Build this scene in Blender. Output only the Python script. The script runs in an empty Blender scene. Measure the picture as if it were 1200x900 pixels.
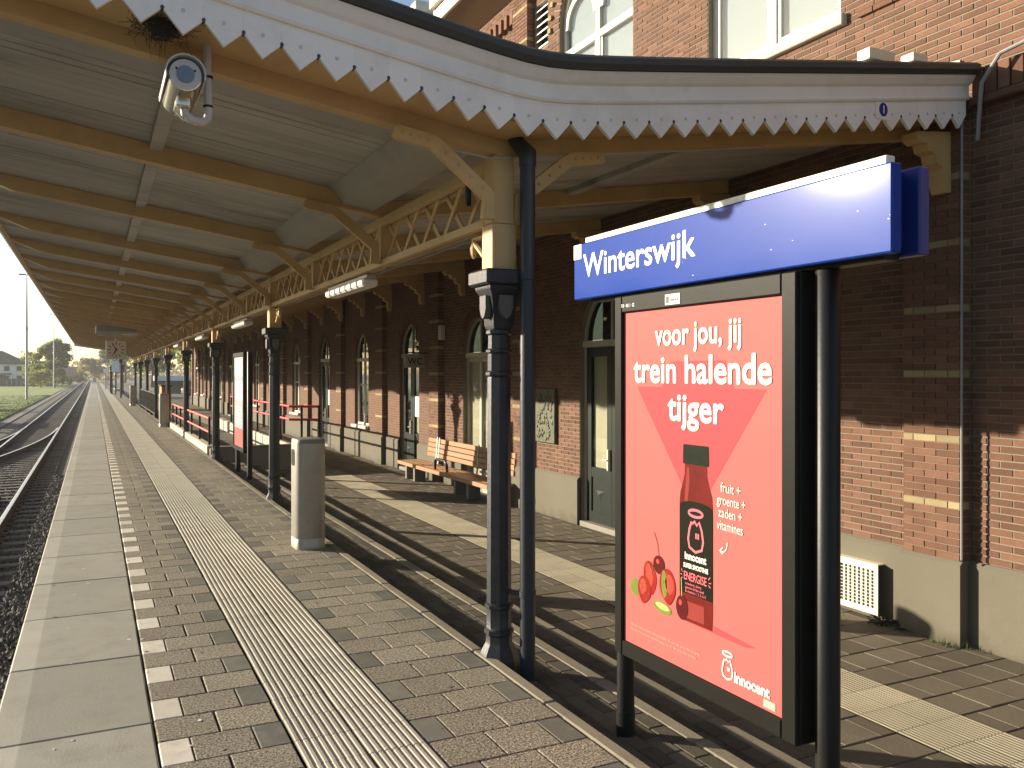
import bpy, bmesh, math, random
import numpy as np
from mathutils import Vector, Matrix

random.seed(7)
rng = np.random.default_rng(7)
SC = bpy.context.scene
COL = SC.collection
PI = math.pi

# ------------------------------------------------------------------ camera, sky, sun, exposure
H = 1.83
YAW = math.atan2(490.0, 1000.0)
cam_d = bpy.data.cameras.new("camera")
cam_d.sensor_width = 36.0
cam_d.lens = 30.0
cam_d.shift_y = -12.0 / 1200.0
cam_d.clip_start = 0.05
cam_d.clip_end = 5000
cam = bpy.data.objects.new("camera", cam_d)
COL.objects.link(cam)
cam.location = (0, 0, H)
cam.rotation_euler = (PI / 2, 0, -YAW)
SC.camera = cam

SUN_EL = math.radians(13.4)
SUN_AZ = math.radians(-47.2)            # left of the platform direction (+Y)
SUN = Vector((math.sin(SUN_AZ) * math.cos(SUN_EL), math.cos(SUN_AZ) * math.cos(SUN_EL), math.sin(SUN_EL)))
W = bpy.data.worlds.new("World")
SC.world = W
W.use_nodes = True
nt = W.node_tree
sky = nt.nodes.new("ShaderNodeTexSky")
sky.sky_type = 'NISHITA'
sky.sun_disc = False
sky.sun_elevation = SUN_EL
sky.sun_rotation = SUN_AZ
sky.air_density = 0.8
sky.dust_density = 0.9
sky.ozone_density = 0.35
nt.links.new(sky.outputs[0], nt.nodes["Background"].inputs[0])
nt.nodes["Background"].inputs[1].default_value = 0.095
sl = bpy.data.lights.new("sun", 'SUN')
sl.energy = 5.0
sl.angle = math.radians(0.5)
sl.color = (1.0, 0.88, 0.70)
sun = bpy.data.objects.new("sun", sl)
COL.objects.link(sun)
sun.rotation_euler = (-SUN).to_track_quat('-Z', 'Y').to_euler()
SC.view_settings.view_transform = 'Standard'
SC.view_settings.look = 'None'
SC.view_settings.exposure = 1.1
SC.view_settings.gamma = 1.0
SC.view_settings.use_curve_mapping = False
SC.cycles.max_bounces = 7
SC.cycles.diffuse_bounces = 4
SC.cycles.use_denoising = True

SNC, SNS = math.cos(YAW), math.sin(YAW)
def project(x, y, z):
    d = x * SNS + y * SNC
    if d < 0.1: return None
    return (600 + 1000 * (x * SNC - y * SNS) / d, 438 + 1000 * (H - z) / d, d)
def show_size(x, y, z):
    p = project(x, y, z)
    if p is None or not (-40 < p[0] < 1240 and -40 < p[1] < 940): return 0.0
    return 1.0 / p[2]

# ------------------------------------------------------------------ materials
def mat(name, col, rough=0.7, var=0.12, vscale=3.0, rnd=0.0, bump=0.0, bscale=60.0, metal=0.0, spec=0.4,
        speck=0.0, sscale=220.0, dirt=None, dirt_amt=0.0, dscale=1.2, coat=0.0, stretch=None):
    m = bpy.data.materials.new(name)
    m.use_nodes = True
    n, l = m.node_tree.nodes, m.node_tree.links
    b = n["Principled BSDF"]
    b.inputs["Roughness"].default_value = rough
    b.inputs["Metallic"].default_value = metal
    b.inputs["Specular IOR Level"].default_value = spec
    if coat:
        b.inputs["Coat Weight"].default_value = coat
        b.inputs["Coat Roughness"].default_value = 0.08
    geo = n.new("ShaderNodeNewGeometry")
    pos = geo.outputs["Position"]
    if stretch:
        mp = n.new("ShaderNodeMapping"); mp.inputs["Scale"].default_value = stretch
        l.new(pos, mp.inputs[0]); pos = mp.outputs[0]
    def noise(scale, detail=4.0, rgh=0.6):
        t = n.new("ShaderNodeTexNoise"); t.inputs["Scale"].default_value = scale
        t.inputs["Detail"].default_value = detail; t.inputs["Roughness"].default_value = rgh
        l.new(pos, t.inputs["Vector"]); return t.outputs["Fac"]
    def math_(op, a, bb):
        t = n.new("ShaderNodeMath"); t.operation = op
        for i, v in enumerate((a, bb)):
            if isinstance(v, (int, float)): t.inputs[i].default_value = v
            else: l.new(v, t.inputs[i])
        return t.outputs[0]
    def ramp(v, lo, hi):
        t = n.new("ShaderNodeMapRange"); t.inputs[1].default_value = lo; t.inputs[2].default_value = hi
        l.new(v, t.inputs[0]); return t.outputs[0]
    f = math_('ADD', math_('MULTIPLY', math_('SUBTRACT', noise(vscale), 0.5), var * 3.0), 1.0)
    if rnd:
        oi = n.new("ShaderNodeObjectInfo")
        at = n.new("ShaderNodeAttribute"); at.attribute_name = "tint"
        fr = math_('FRACT', math_('ADD', oi.outputs["Random"], at.outputs["Fac"]), 0.0)
        f = math_('MULTIPLY', f, math_('ADD', math_('MULTIPLY', math_('SUBTRACT', fr, 0.5), rnd * 2), 1.0))
    if speck:
        s = math_('MULTIPLY', math_('SUBTRACT', ramp(noise(sscale, 2.0, 0.7), 0.3, 0.7), 0.5), speck * 2)
        f = math_('MULTIPLY', f, math_('ADD', s, 1.0))
    vm = n.new("ShaderNodeVectorMath"); vm.operation = 'SCALE'
    vm.inputs[0].default_value = col[:3]; l.new(f, vm.inputs["Scale"])
    out = vm.outputs[0]
    if dirt:
        mx = n.new("ShaderNodeMix"); mx.data_type = 'RGBA'
        l.new(math_('MULTIPLY', ramp(noise(dscale, 6.0, 0.7), 0.48, 0.75), dirt_amt), mx.inputs["Factor"])
        l.new(out, mx.inputs["A"]); mx.inputs["B"].default_value = (*dirt, 1)
        out = mx.outputs["Result"]
    l.new(out, b.inputs["Base Color"])
    if bump:
        bp = n.new("ShaderNodeBump"); bp.inputs["Strength"].default_value = bump; bp.inputs["Distance"].default_value = 0.01
        l.new(noise(bscale, 5.0, 0.65), bp.inputs["Height"]); l.new(bp.outputs[0], b.inputs["Normal"])
    return m

M = {}
M['paver'] = mat('paver_concrete', (.262, .235, .178), .9, .10, 1.3, .12, .9, 90, speck=.85, sscale=70, spec=.2, dirt=(.12, .10, .07), dirt_amt=.4, dscale=2.2)
M['paver_grey'] = mat('paver_smooth_grey', (.165, .158, .13), .8, .1, 3, .14, .15, 90, spec=.1, dirt=(.4, .37, .3), dirt_amt=.25, dscale=6)
def slab_border(m):
    n, l = m.node_tree.nodes, m.node_tree.links
    b = n["Principled BSDF"]; src = b.inputs["Base Color"].links[0].from_socket
    g = n.new("ShaderNodeNewGeometry"); sx = n.new("ShaderNodeSeparateXYZ"); l.new(g.outputs["Position"], sx.inputs[0])
    mr = n.new("ShaderNodeMapRange"); mr.inputs[1].default_value = -.335; mr.inputs[2].default_value = -.325; mr.inputs[3].default_value = 1.28; mr.inputs[4].default_value = 1.0
    l.new(sx.outputs[0], mr.inputs[0])
    vm = n.new("ShaderNodeVectorMath"); vm.operation = 'SCALE'; l.new(src, vm.inputs[0]); l.new(mr.outputs[0], vm.inputs["Scale"]); l.new(vm.outputs[0], b.inputs["Base Color"])
M['white_block'] = mat('white_block_paint', (.66, .61, .51), .8, .08, 4, .10, .25, 120, spec=.25, dirt=(.3, .26, .2), dirt_amt=.45, dscale=7)
M['slab'] = mat('edge_slab_concrete', (.33, .315, .26), .85, .09, 1.0, .07, .2, 60, spec=.25, dirt=(.20, .18, .14), dirt_amt=.5, dscale=3.4, speck=.08, sscale=200)
M['slab_light'] = mat('edge_slab_border', (.40, .378, .31), .85, .08, 1.2, .05, .2, 60, spec=.25, dirt=(.3, .26, .2), dirt_amt=.3, dscale=3)
M['tactile'] = mat('tactile_concrete', (.40, .375, .305), .85, .09, 2.0, .08, .25, 120, spec=.25, dirt=(.2, .17, .12), dirt_amt=.35, dscale=4)
slab_border(M['slab'])
M['tactile_old'] = mat('tactile_concrete_old', (.30, .265, .19), .88, .10, 2.0, .10, .25, 120, spec=.2, dirt=(.15, .125, .085), dirt_amt=.4, dscale=4)
M['kerb'] = mat('kerb_concrete', (.255, .225, .165), .9, .12, 2.5, .10, .4, 90, spec=.2, dirt=(.12, .10, .07), dirt_amt=.5, dscale=4, speck=.15)
M['tread'] = mat('tread_brick', (.12, .105, .078), .9, .15, 3, .28, .5, 90, spec=.2, speck=.2, sscale=160)
M['lower'] = mat('old_paver', (.165, .142, .102), .9, .13, 1.5, .18, .35, 70, spec=.2, speck=.14, sscale=150, dirt=(.11, .09, .065), dirt_amt=.5, dscale=2)
M['joint'] = mat('joint_sand', (.11, .095, .07), .95, .2, 8, bump=.5)
M['asphalt'] = mat('asphalt', (.13, .115, .09), .9, .15, 3, bump=.4, speck=.25)
M['yellow'] = mat('ochre_paint', (.54, .375, .17), .55, .10, 2.2, .05, .08, 30, spec=.4, dirt=(.28, .17, .07), dirt_amt=.35, dscale=3)
M['ceil'] = mat('ceiling_board_paint', (.40, .39, .355), .5, .14, 1.2, .10, .12, 20, spec=.35, dirt=(.10, .08, .055), dirt_amt=.85, dscale=1.1, stretch=(.35, 2.2, 1))
M['gutter_paint'] = mat('gutter_box_paint', (.40, .385, .34), .6, .06, 1.5, .05, .08, 20, spec=.3, dirt=(.16, .13, .09), dirt_amt=.35, dscale=3)
M['white'] = mat('fascia_white_paint', (.86, .855, .83), .5, .05, 2, .03, .06, 25, spec=.4, dirt=(.45, .42, .36), dirt_amt=.3, dscale=3)
M['paint_dent'] = mat('fascia_dent', (.58, .57, .55), .6, .1, 40)
M['zinc'] = mat('dark_zinc', (.05, .055, .055), .55, .2, 3, bump=.15, spec=.4)
M['lead'] = mat('lead_flashing', (.30, .30, .29), .5, .2, 4, bump=.2)
M['iron'] = mat('cast_iron_paint', (.020, .023, .028), .42, .12, 5, bump=.25, bscale=40, spec=.4, dirt=(.07, .065, .06), dirt_amt=.4, dscale=9)
M['pipe'] = mat('downpipe_paint', (.022, .028, .038), .42, .10, 4, bump=.12, bscale=30, spec=.5)
M['iron_grey'] = mat('shield_grey', (.12, .115, .105), .6, .25, 30, bump=.5, bscale=80)
M['black'] = mat('black_frame_paint', (.013, .013, .012), .42, .15, 4, bump=.06, spec=.25)
M['frame_grey'] = mat('display_frame_grey', (.014, .014, .011), .45, .12, 6, bump=.06, spec=.08)
M['brick'] = mat('brick_red', (.168, .088, .057), .88, .16, 5, .24, .45, 110, spec=.2, speck=.2, sscale=120)
M['brick_yellow'] = mat('brick_yellow', (.32, .255, .135), .85, .12, 5, .18, .3, 110, spec=.2, speck=.15, sscale=120)
M['mortar'] = mat('mortar', (.23, .195, .145), .95, .15, 6, bump=.4, bscale=150)
M['plinth'] = mat('plinth_render', (.155, .142, .105), .85, .10, 1.1, bump=.2, bscale=35, spec=.2, dirt=(.15, .125, .085), dirt_amt=.5, dscale=1.6, speck=.06)
def splash(m):
    n, l = m.node_tree.nodes, m.node_tree.links
    b = n["Principled BSDF"]; src = b.inputs["Base Color"].links[0].from_socket
    g = n.new("ShaderNodeNewGeometry"); sx = n.new("ShaderNodeSeparateXYZ"); l.new(g.outputs["Position"], sx.inputs[0])
    nz = n.new("ShaderNodeTexNoise"); nz.inputs["Scale"].default_value = 5.0; nz.inputs["Detail"].default_value = 6; l.new(g.outputs["Position"], nz.inputs["Vector"])
    ad = n.new("ShaderNodeMath"); ad.operation = 'MULTIPLY_ADD'; ad.inputs[1].default_value = .45; l.new(nz.outputs["Fac"], ad.inputs[0]); l.new(sx.outputs[2], ad.inputs[2])
    mr = n.new("ShaderNodeMapRange"); mr.inputs[1].default_value = -.20; mr.inputs[2].default_value = -.02; mr.inputs[3].default_value = .65; mr.inputs[4].default_value = 0.0; l.new(ad.outputs[0], mr.inputs[0])
    mx = n.new("ShaderNodeMix"); mx.data_type = 'RGBA'; l.new(mr.outputs[0], mx.inputs["Factor"]); l.new(src, mx.inputs["A"]); mx.inputs["B"].default_value = (.085, .075, .05, 1)
    l.new(mx.outputs["Result"], b.inputs["Base Color"])
splash(M['plinth'])
M['stone'] = mat('sill_stone', (.55, .50, .40), .8, .1, 3, bump=.2)
M['winwhite'] = mat('window_paint', (.72, .68, .57), .5, .05, 3, bump=.04)
M['wingrey'] = mat('window_grey_paint', (.46, .435, .35), .5, .08, 3, bump=.04)
M['green'] = mat('door_dark_green', (.012, .018, .013), .45, .15, 4, bump=.06, spec=.15)
M['boss'] = mat('door_boss_paint', (.05, .06, .048), .45, .1, 5, spec=.2)
M['curtain'] = mat('curtain_cloth', (.66, .60, .45), .9, .06, 2, bump=.15, bscale=18, stretch=(1, 4, .3))
M['blind_sky_tint'] = mat('upper_blind_sky_tint', (.36, .40, .44), .8, .08, .8)  # sky reflected in the upper panes is put into this blind colour
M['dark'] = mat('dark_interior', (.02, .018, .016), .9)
M['steel'] = mat('brushed_steel', (.62, .58, .50), .34, .08, 8, bump=.05, metal=.85, stretch=(1, 1, .06))
M['galv'] = mat('galvanised_steel', (.42, .42, .41), .5, .15, 6, metal=.6)
M['bin'] = mat('bin_powder_coat', (.40, .38, .33), .42, .05, 2.5, bump=.06, spec=.45, metal=.45, dirt=(.17, .15, .12), dirt_amt=.35, dscale=3.5)
M['bin_top'] = mat('bin_dark_top', (.24, .225, .195), .5, .1, 4)
M['rust'] = mat('rusty_steel', (.09, .065, .05), .8, .25, 10, bump=.4)
M['rail'] = mat('rail_head_steel', (.92, .87, .77), .42, .06, 4, metal=1.0)
M['sleeper'] = mat('sleeper_timber', (.155, .135, .11), .9, .25, 5, .22, .5, 60, stretch=(.3, 3, 3))
M['ballast'] = mat('ballast_stone', (.11, .104, .095), .85, .25, 9, .5, .3, 80)
M['ballast_bed'] = mat('ballast_bed', (.10, .09, .078), .95, .5, 14, bump=1.0, bscale=16, speck=.6, sscale=22)
M['gravel'] = mat('grey_gravel', (.20, .18, .155), .95, .25, 2, bump=.7, bscale=20, speck=.4, sscale=25)
M['grass'] = mat('grass_turf', (.20, .26, .045), .95, .3, .35, bump=.6, bscale=12, speck=.25, sscale=9, dirt=(.16, .15, .05), dirt_amt=.5, dscale=.2)
M['ground'] = mat('earth_ground', (.15, .14, .08), .95, .25, .05, bump=.4, bscale=3)
M['bark'] = mat('bark', (.09, .07, .05), .9, .25, 8, bump=.6, bscale=20)
M['red'] = mat('red_rail_paint', (.62, .035, .03), .4, .08, 4, spec=.5)
M['limewall'] = mat('pale_wall_render', (.50, .45, .35), .85, .1, 2, bump=.2)
M['greywall'] = mat('grey_concrete', (.26, .24, .20), .9, .12, 2, bump=.25)
M['wood'] = mat('bench_wood', (.38, .205, .10), .5, .18, 3, .10, .1, 60, stretch=(3, .3, 3), spec=.4)
M['concrete_dark'] = mat('bench_concrete', (.20, .185, .16), .8, .1, 5, bump=.2)
M['bronze'] = mat('bronze_patina', (.085, .088, .052), .55, .35, 14, bump=.6, bscale=30, metal=.2, spec=.25)
M['cream'] = mat('cream_enamel', (.80, .74, .56), .35, .03, 3, spec=.5)
M['vent'] = mat('vent_cream_paint', (.86, .78, .55), .35, .03, 3, spec=.5)
M['blue'] = mat('sign_blue_enamel', (.012, .050, .30), .30, .04, 6, spec=.026, coat=.12)
M['blue'].node_tree.nodes['Principled BSDF'].inputs['Coat Roughness'].default_value = .085
M['blue_side'] = mat('sign_blue_side', (.012, .035, .22), .4, .06, 6, spec=.5)
M['signwhite'] = mat('sign_white_print', (.86, .84, .80), .35, .02, 3)
M['coral'] = mat('poster_coral', (.50, .122, .110), .5, .035, 1.6, bump=.25, bscale=3.5, spec=.06)
M['coral_dark'] = mat('poster_coral_dark', (.45, .066, .074), .5, .04, 1.6, bump=.25, bscale=3.5, spec=.06)
M['poster_white'] = mat('poster_white_ink', (.74, .70, .62), .45, .02, 2, spec=.05)
M['poster_pale'] = mat('poster_pale_ink', (.78, .40, .33), .45, .02, 2, spec=.05)
M['bottle'] = mat('print_bottle_red', (.13, .015, .012), .42, .22, 9, spec=.05)
M['bottle_hi'] = mat('print_bottle_light', (.25, .042, .034), .42, .1, 9, spec=.05)
M['bottle_label'] = mat('print_label_dark', (.010, .011, .006), .45, .12, 9, spec=.05)
M['print_cap'] = mat('print_cap_green', (.012, .016, .009), .45, .25, 30, spec=.05)
M['print_pink'] = mat('print_pink', (.72, .16, .19), .45, spec=.05)
M['straw'] = mat('print_strawberry', (.26, .020, .016), .45, .25, 40, spec=.05)
M['kiwi'] = mat('print_green', (.15, .20, .04), .45, .2, 20, spec=.05)
M['straw_hi'] = mat('print_strawberry_light', (.40, .06, .04), .45, .3, 40, spec=.05)
M['kiwi_hi'] = mat('print_green_light', (.36, .40, .14), .45, .2, 20, spec=.05)
M['cherry'] = mat('print_cherry', (.09, .012, .012), .4, .25, 12, spec=.05)
M['poster_b'] = mat('poster_grey_lilac', (.42, .37, .40), .45, .1, 3, spec=.05)
M['poster_b2'] = mat('poster_pale_grey', (.55, .54, .52), .45, .1, 3, spec=.05)
M['clock'] = mat('clock_face', (.72, .60, .42), .4, .03, 4)
M['lampwhite'] = mat('luminaire_white', (.66, .64, .58), .5, .05, 6)
M['lens'] = mat('camera_lens', (.10, .13, .18), .1, .1, 5, spec=.8)
M['camgrey'] = mat('camera_grey', (.50, .50, .50), .45, .05, 5)
M['chrome'] = mat('polished_steel', (.55, .51, .42), .2, .05, 8, metal=.9)
M['twig'] = mat('twig_brown', (.035, .026, .018), .9, .3, 30)
M['house'] = mat('house_render', (.75, .74, .70), .8, .06, 1)
M['rooftile'] = mat('roof_tile', (.045, .045, .05), .8, .2, 2, bump=.4, bscale=6)
M['soffit'] = mat('soffit_paint', (.36, .235, .14), .6, .1, 2)
M['bridge'] = mat('bridge_brick', (.20, .13, .10), .9, .2, .5)
M['shedwhite'] = mat('shed_white', (.68, .70, .74), .6, .05, 1)
M['orange'] = mat('orange_panel', (.45, .13, .03), .6, .1, 3)
M['tyre'] = mat('tyre_rubber', (.02, .02, .02), .8)
M['carwhite'] = mat('car_white', (.7, .7, .7), .3, .02, 2, coat=.5)
M['carsilver'] = mat('car_silver', (.35, .36, .38), .3, .02, 2, metal=.5, coat=.5)
M['cardark'] = mat('car_dark', (.03, .035, .045), .3, .02, 2, coat=.5)
M['fence'] = mat('fence_grey', (.10, .10, .095), .8, .15, 5)
M['lampred'] = mat('tail_red', (.35, .02, .02), .3)
for i, c in enumerate([(.10, .125, .04), (.15, .16, .06), (.15, .13, .075), (.075, .095, .042)]):
    M['leaf%d' % i] = mat('leaf_green_%s' % 'abcd'[i], c, .7, .3, 1.5, .35, spec=.25)
for k_ in ('leaf0', 'leaf1', 'leaf2', 'leaf3'):
    n_, l_ = M[k_].node_tree.nodes, M[k_].node_tree.links
    tl = n_.new("ShaderNodeBsdfTranslucent"); ad = n_.new("ShaderNodeMixShader"); ad.inputs[0].default_value = .45
    src = n_["Principled BSDF"].inputs["Base Color"].links[0].from_socket
    br_ = n_.new("ShaderNodeVectorMath"); br_.operation = 'MULTIPLY'; br_.inputs[1].default_value = (2.2, 2.3, 1.4)
    l_.new(src, br_.inputs[0]); l_.new(br_.outputs[0], tl.inputs[0])
    l_.new(n_["Principled BSDF"].outputs[0], ad.inputs[1]); l_.new(tl.outputs[0], ad.inputs[2]); l_.new(ad.outputs[0], n_["Material Output"].inputs[0])
M['turf'] = mat('turf_blade', (.10, .14, .03), .9, .3, 2, .4)

def glass_mat(name, tint, rough=.03, f0=.08):
    m = bpy.data.materials.new(name); m.use_nodes = True
    n, l = m.node_tree.nodes, m.node_tree.links
    n.remove(n["Principled BSDF"])
    tr = n.new("ShaderNodeBsdfTransparent"); tr.inputs[0].default_value = (*tint, 1)
    gl = n.new("ShaderNodeBsdfGlossy"); gl.inputs["Roughness"].default_value = rough
    tc = n.new("ShaderNodeNewGeometry")
    dt = n.new("ShaderNodeVectorMath"); dt.operation = 'DOT_PRODUCT'
    l.new(tc.outputs["Incoming"], dt.inputs[0]); l.new(tc.outputs["Normal"], dt.inputs[1])
    def mth(op, a, bb=0.0):
        t = n.new("ShaderNodeMath"); t.operation = op
        for k_, v_ in enumerate((a, bb)):
            if isinstance(v_, float): t.inputs[k_].default_value = v_
            else: l.new(v_, t.inputs[k_])
        return t.outputs[0]
    fres = mth('ADD', mth('MULTIPLY', mth('POWER', mth('SUBTRACT', 1.0, mth('ABSOLUTE', dt.outputs["Value"])), 5.0), .92), f0)
    nz = n.new("ShaderNodeTexNoise"); nz.inputs["Scale"].default_value = 1.7
    bp = n.new("ShaderNodeBump"); bp.inputs["Strength"].default_value = .05; bp.inputs["Distance"].default_value = .02
    l.new(tc.outputs["Position"], nz.inputs["Vector"]); l.new(nz.outputs["Fac"], bp.inputs["Height"])
    l.new(bp.outputs[0], gl.inputs["Normal"])
    mx = n.new("ShaderNodeMixShader")
    l.new(fres, mx.inputs[0]); l.new(tr.outputs[0], mx.inputs[1]); l.new(gl.outputs[0], mx.inputs[2])
    l.new(mx.outputs[0], n["Material Output"].inputs[0])
    return m
M['glass'] = glass_mat('window_glass', (.90, .92, .90))
M['glass_dark'] = glass_mat('fanlight_glass', (.35, .37, .35), .03, .035)

def brick_wall_mat():
    m = bpy.data.materials.new('far_brickwork'); m.use_nodes = True
    n, l = m.node_tree.nodes, m.node_tree.links
    b = n["Principled BSDF"]; b.inputs["Roughness"].default_value = .9; b.inputs["Specular IOR Level"].default_value = .2
    g = n.new("ShaderNodeNewGeometry"); s = n.new("ShaderNodeSeparateXYZ"); c = n.new("ShaderNodeCombineXYZ")
    l.new(g.outputs["Position"], s.inputs[0]); l.new(s.outputs[1], c.inputs[0]); l.new(s.outputs[2], c.inputs[1])
    t = n.new("ShaderNodeTexBrick")
    t.inputs["Color1"].default_value = (.185, .098, .064, 1); t.inputs["Color2"].default_value = (.148, .078, .052, 1)
    t.inputs["Mortar"].default_value = (.21, .175, .13, 1); t.inputs["Scale"].default_value = 1
    t.inputs["Brick Width"].default_value = .22; t.inputs["Row Height"].default_value = .06; t.inputs["Mortar Size"].default_value = .005
    l.new(c.outputs[0], t.inputs["Vector"])
    l.new(t.outputs["Color"], b.inputs["Base Color"])
    bp = n.new("ShaderNodeBump"); bp.inputs["Strength"].default_value = .6; bp.inputs["Distance"].default_value = .006; bp.invert = True
    l.new(t.outputs["Fac"], bp.inputs["Height"]); l.new(bp.outputs[0], b.inputs["Normal"])
    return m
M['brickfar'] = brick_wall_mat()

# ------------------------------------------------------------------ mesh helpers
class MB:
    """collects faces, build() links them as one mesh object"""
    def __init__(s): s.v, s.f, s.t = [], [], []
    def face(s, pts, t=0.0):
        i = len(s.v); s.v += [tuple(p) for p in pts]; s.f.append(tuple(range(i, i + len(pts)))); s.t.append(t)
    def add(s, vs, fs, t=0.0):
        i = len(s.v); s.v += [tuple(p) for p in vs]
        for f in fs: s.f.append(tuple(i + k for k in f)); s.t.append(t)
        return s
    def box(s, x0, x1, y0, y1, z0, z1, t=0.0):
        v = [(x, y, z) for z in (z0, z1) for y in (y0, y1) for x in (x0, x1)]
        return s.add(v, [(0, 2, 3, 1), (4, 5, 7, 6), (0, 1, 5, 4), (2, 6, 7, 3), (0, 4, 6, 2), (1, 3, 7, 5)], t)
    def cbox(s, x0, x1, y0, y1, z0, z1, c=.005, t=0.0, mtx=None):
        """box with chamfered edges"""
        xs, ys, zs = (x0, x1), (y0, y1), (z0, z1); vs = []; idx = {}
        for i in (0, 1):
            for j in (0, 1):
                for k in (0, 1):
                    X, Y, Z = xs[i], ys[j], zs[k]
                    dx, dy, dz = (c if i == 0 else -c), (c if j == 0 else -c), (c if k == 0 else -c)
                    for a, p in enumerate(((X, Y + dy, Z + dz), (X + dx, Y, Z + dz), (X + dx, Y + dy, Z))):
                        idx[i, j, k, a] = len(vs); vs.append(p)
        g = lambda *a: idx[a]
        fs = [(g(0,0,0,0), g(0,0,1,0), g(0,1,1,0), g(0,1,0,0)), (g(1,0,0,0), g(1,1,0,0), g(1,1,1,0), g(1,0,1,0)),
              (g(0,0,0,1), g(1,0,0,1), g(1,0,1,1), g(0,0,1,1)), (g(0,1,0,1), g(0,1,1,1), g(1,1,1,1), g(1,1,0,1)),
              (g(0,0,0,2), g(0,1,0,2), g(1,1,0,2), g(1,0,0,2)), (g(0,0,1,2), g(1,0,1,2), g(1,1,1,2), g(0,1,1,2))]
        for i in (0, 1):
            for j in (0, 1):
                fs.append((g(i,j,0,0), g(i,j,0,1), g(i,j,1,1), g(i,j,1,0)))
                fs.append((g(i,0,j,0), g(i,1,j,0), g(i,1,j,2), g(i,0,j,2)))
                fs.append((g(0,i,j,1), g(1,i,j,1), g(1,i,j,2), g(0,i,j,2)))
        for i in (0, 1):
            for j in (0, 1):
                for k in (0, 1): fs.append((g(i,j,k,0), g(i,j,k,1), g(i,j,k,2)))
        if mtx is not None: vs = [tuple(mtx @ Vector(p)) for p in vs]
        return s.add(vs, fs, t)
    def bar(s, p, q, w, h, up=(0, 0, 1), t=0.0, c=0.0):
        p, q = Vector(p), Vector(q); d = q - p; L = d.length; d.normalize()
        u = Vector(up); sd = d.cross(u)
        if sd.length < 1e-4: sd = d.cross(Vector((1, 0, 0)))
        sd.normalize(); u = sd.cross(d)
        m = Matrix((( sd.x, d.x, u.x, p.x), (sd.y, d.y, u.y, p.y), (sd.z, d.z, u.z, p.z), (0, 0, 0, 1)))
        if c: return s.cbox(-w / 2, w / 2, 0, L, -h / 2, h / 2, c, t, m)
        v = [m @ Vector((x, y, z)) for z in (-h / 2, h / 2) for y in (0, L) for x in (-w / 2, w / 2)]
        return s.add(v, [(0, 2, 3, 1), (4, 5, 7, 6), (0, 1, 5, 4), (2, 6, 7, 3), (0, 4, 6, 2), (1, 3, 7, 5)], t)
    def tube(s, path, r, n=10, cap=True):
        path = [Vector(p) for p in path]; rs = r if isinstance(r, (list, tuple)) else [r] * len(path)
        rings = []; prev = None
        for i, p in enumerate(path):
            d = (path[min(i + 1, len(path) - 1)] - path[max(i - 1, 0)]).normalized()
            a = prev if prev is not None else (Vector((0, 0, 1)) if abs(d.z) < .9 else Vector((1, 0, 0)))
            sd = (a - d * a.dot(d)).normalized(); prev = sd; up = d.cross(sd)
            rings.append([p + (sd * math.cos(2 * PI * k / n) + up * math.sin(2 * PI * k / n)) * rs[i] for k in range(n)])
        b = len(s.v); s.v += [tuple(v) for r_ in rings for v in r_]
        for i in range(len(path) - 1):
            for k in range(n):
                s.f.append((b + i * n + k, b + i * n + (k + 1) % n, b + (i + 1) * n + (k + 1) % n, b + (i + 1) * n + k)); s.t.append(0)
        if cap:
            s.f.append(tuple(b + k for k in reversed(range(n)))); s.t.append(0)
            s.f.append(tuple(b + (len(path) - 1) * n + k for k in range(n))); s.t.append(0)
        return s
    def lathe(s, prof, cx=0, cy=0, n=16, rot=0.0):
        b = len(s.v)
        for r, z in prof:
            for k in range(n):
                a = 2 * PI * k / n + rot; s.v.append((cx + r * math.cos(a), cy + r * math.sin(a), z))
        for i in range(len(prof) - 1):
            for k in range(n):
                s.f.append((b + i * n + k, b + i * n + (k + 1) % n, b + (i + 1) * n + (k + 1) % n, b + (i + 1) * n + k)); s.t.append(0)
        s.f.append(tuple(b + k for k in reversed(range(n)))); s.t.append(0)
        s.f.append(tuple(b + (len(prof) - 1) * n + k for k in range(n))); s.t.append(0)
        return s
    def prism(s, poly, fn, t=0.0):
        """poly: 2D outline; fn(u, v, k) -> 3D point for k = 0 (one side) and 1 (other side)"""
        n = len(poly)
        a = [fn(u, v, 0) for u, v in poly]; b = [fn(u, v, 1) for u, v in poly]
        return s.add(a + b, [tuple(range(n)), tuple(reversed(range(n, 2 * n)))] +
                     [(i, n + i, n + (i + 1) % n, (i + 1) % n) for i in range(n)], t)
    def mesh(s, name, off=(0, 0, 0), smooth=False):
        me = bpy.data.meshes.new(name)
        vs = s.v if not any(off) else [(a - off[0], b - off[1], c - off[2]) for a, b, c in s.v]
        me.from_pydata(vs, [], s.f)
        if any(s.t):
            at = me.attributes.new("tint", 'FLOAT', 'FACE'); at.data.foreach_set("value", s.t)
        bm = bmesh.new(); bm.from_mesh(me); bmesh.ops.recalc_face_normals(bm, faces=bm.faces); bm.to_mesh(me); bm.free()
        if smooth: me.shade_smooth() if hasattr(me, 'shade_smooth') else None
        return me
    def build(s, name, m, parent=None, smooth=False, loc=None):
        off = (0, 0, 0)
        if parent is not None: off = base_of(parent)
        if loc is not None: off = loc
        me = s.mesh(name, off, smooth)
        me.materials.append(m)
        if smooth and smooth is not True:
            sharp(me, smooth)
        o = bpy.data.objects.new(name, me); COL.objects.link(o)
        if parent is not None: o.parent = parent
        if loc is not None: o.location = loc
        return o

def sharp(me, deg):
    bm = bmesh.new(); bm.from_mesh(me)
    for e in bm.edges:
        e.smooth = not (len(e.link_faces) == 2 and e.calc_face_angle(0) > math.radians(deg))
    bm.to_mesh(me); bm.free()

def base_of(o):
    p = Vector((0, 0, 0))
    while o is not None: p += o.location; o = o.parent
    return tuple(p)

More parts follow.
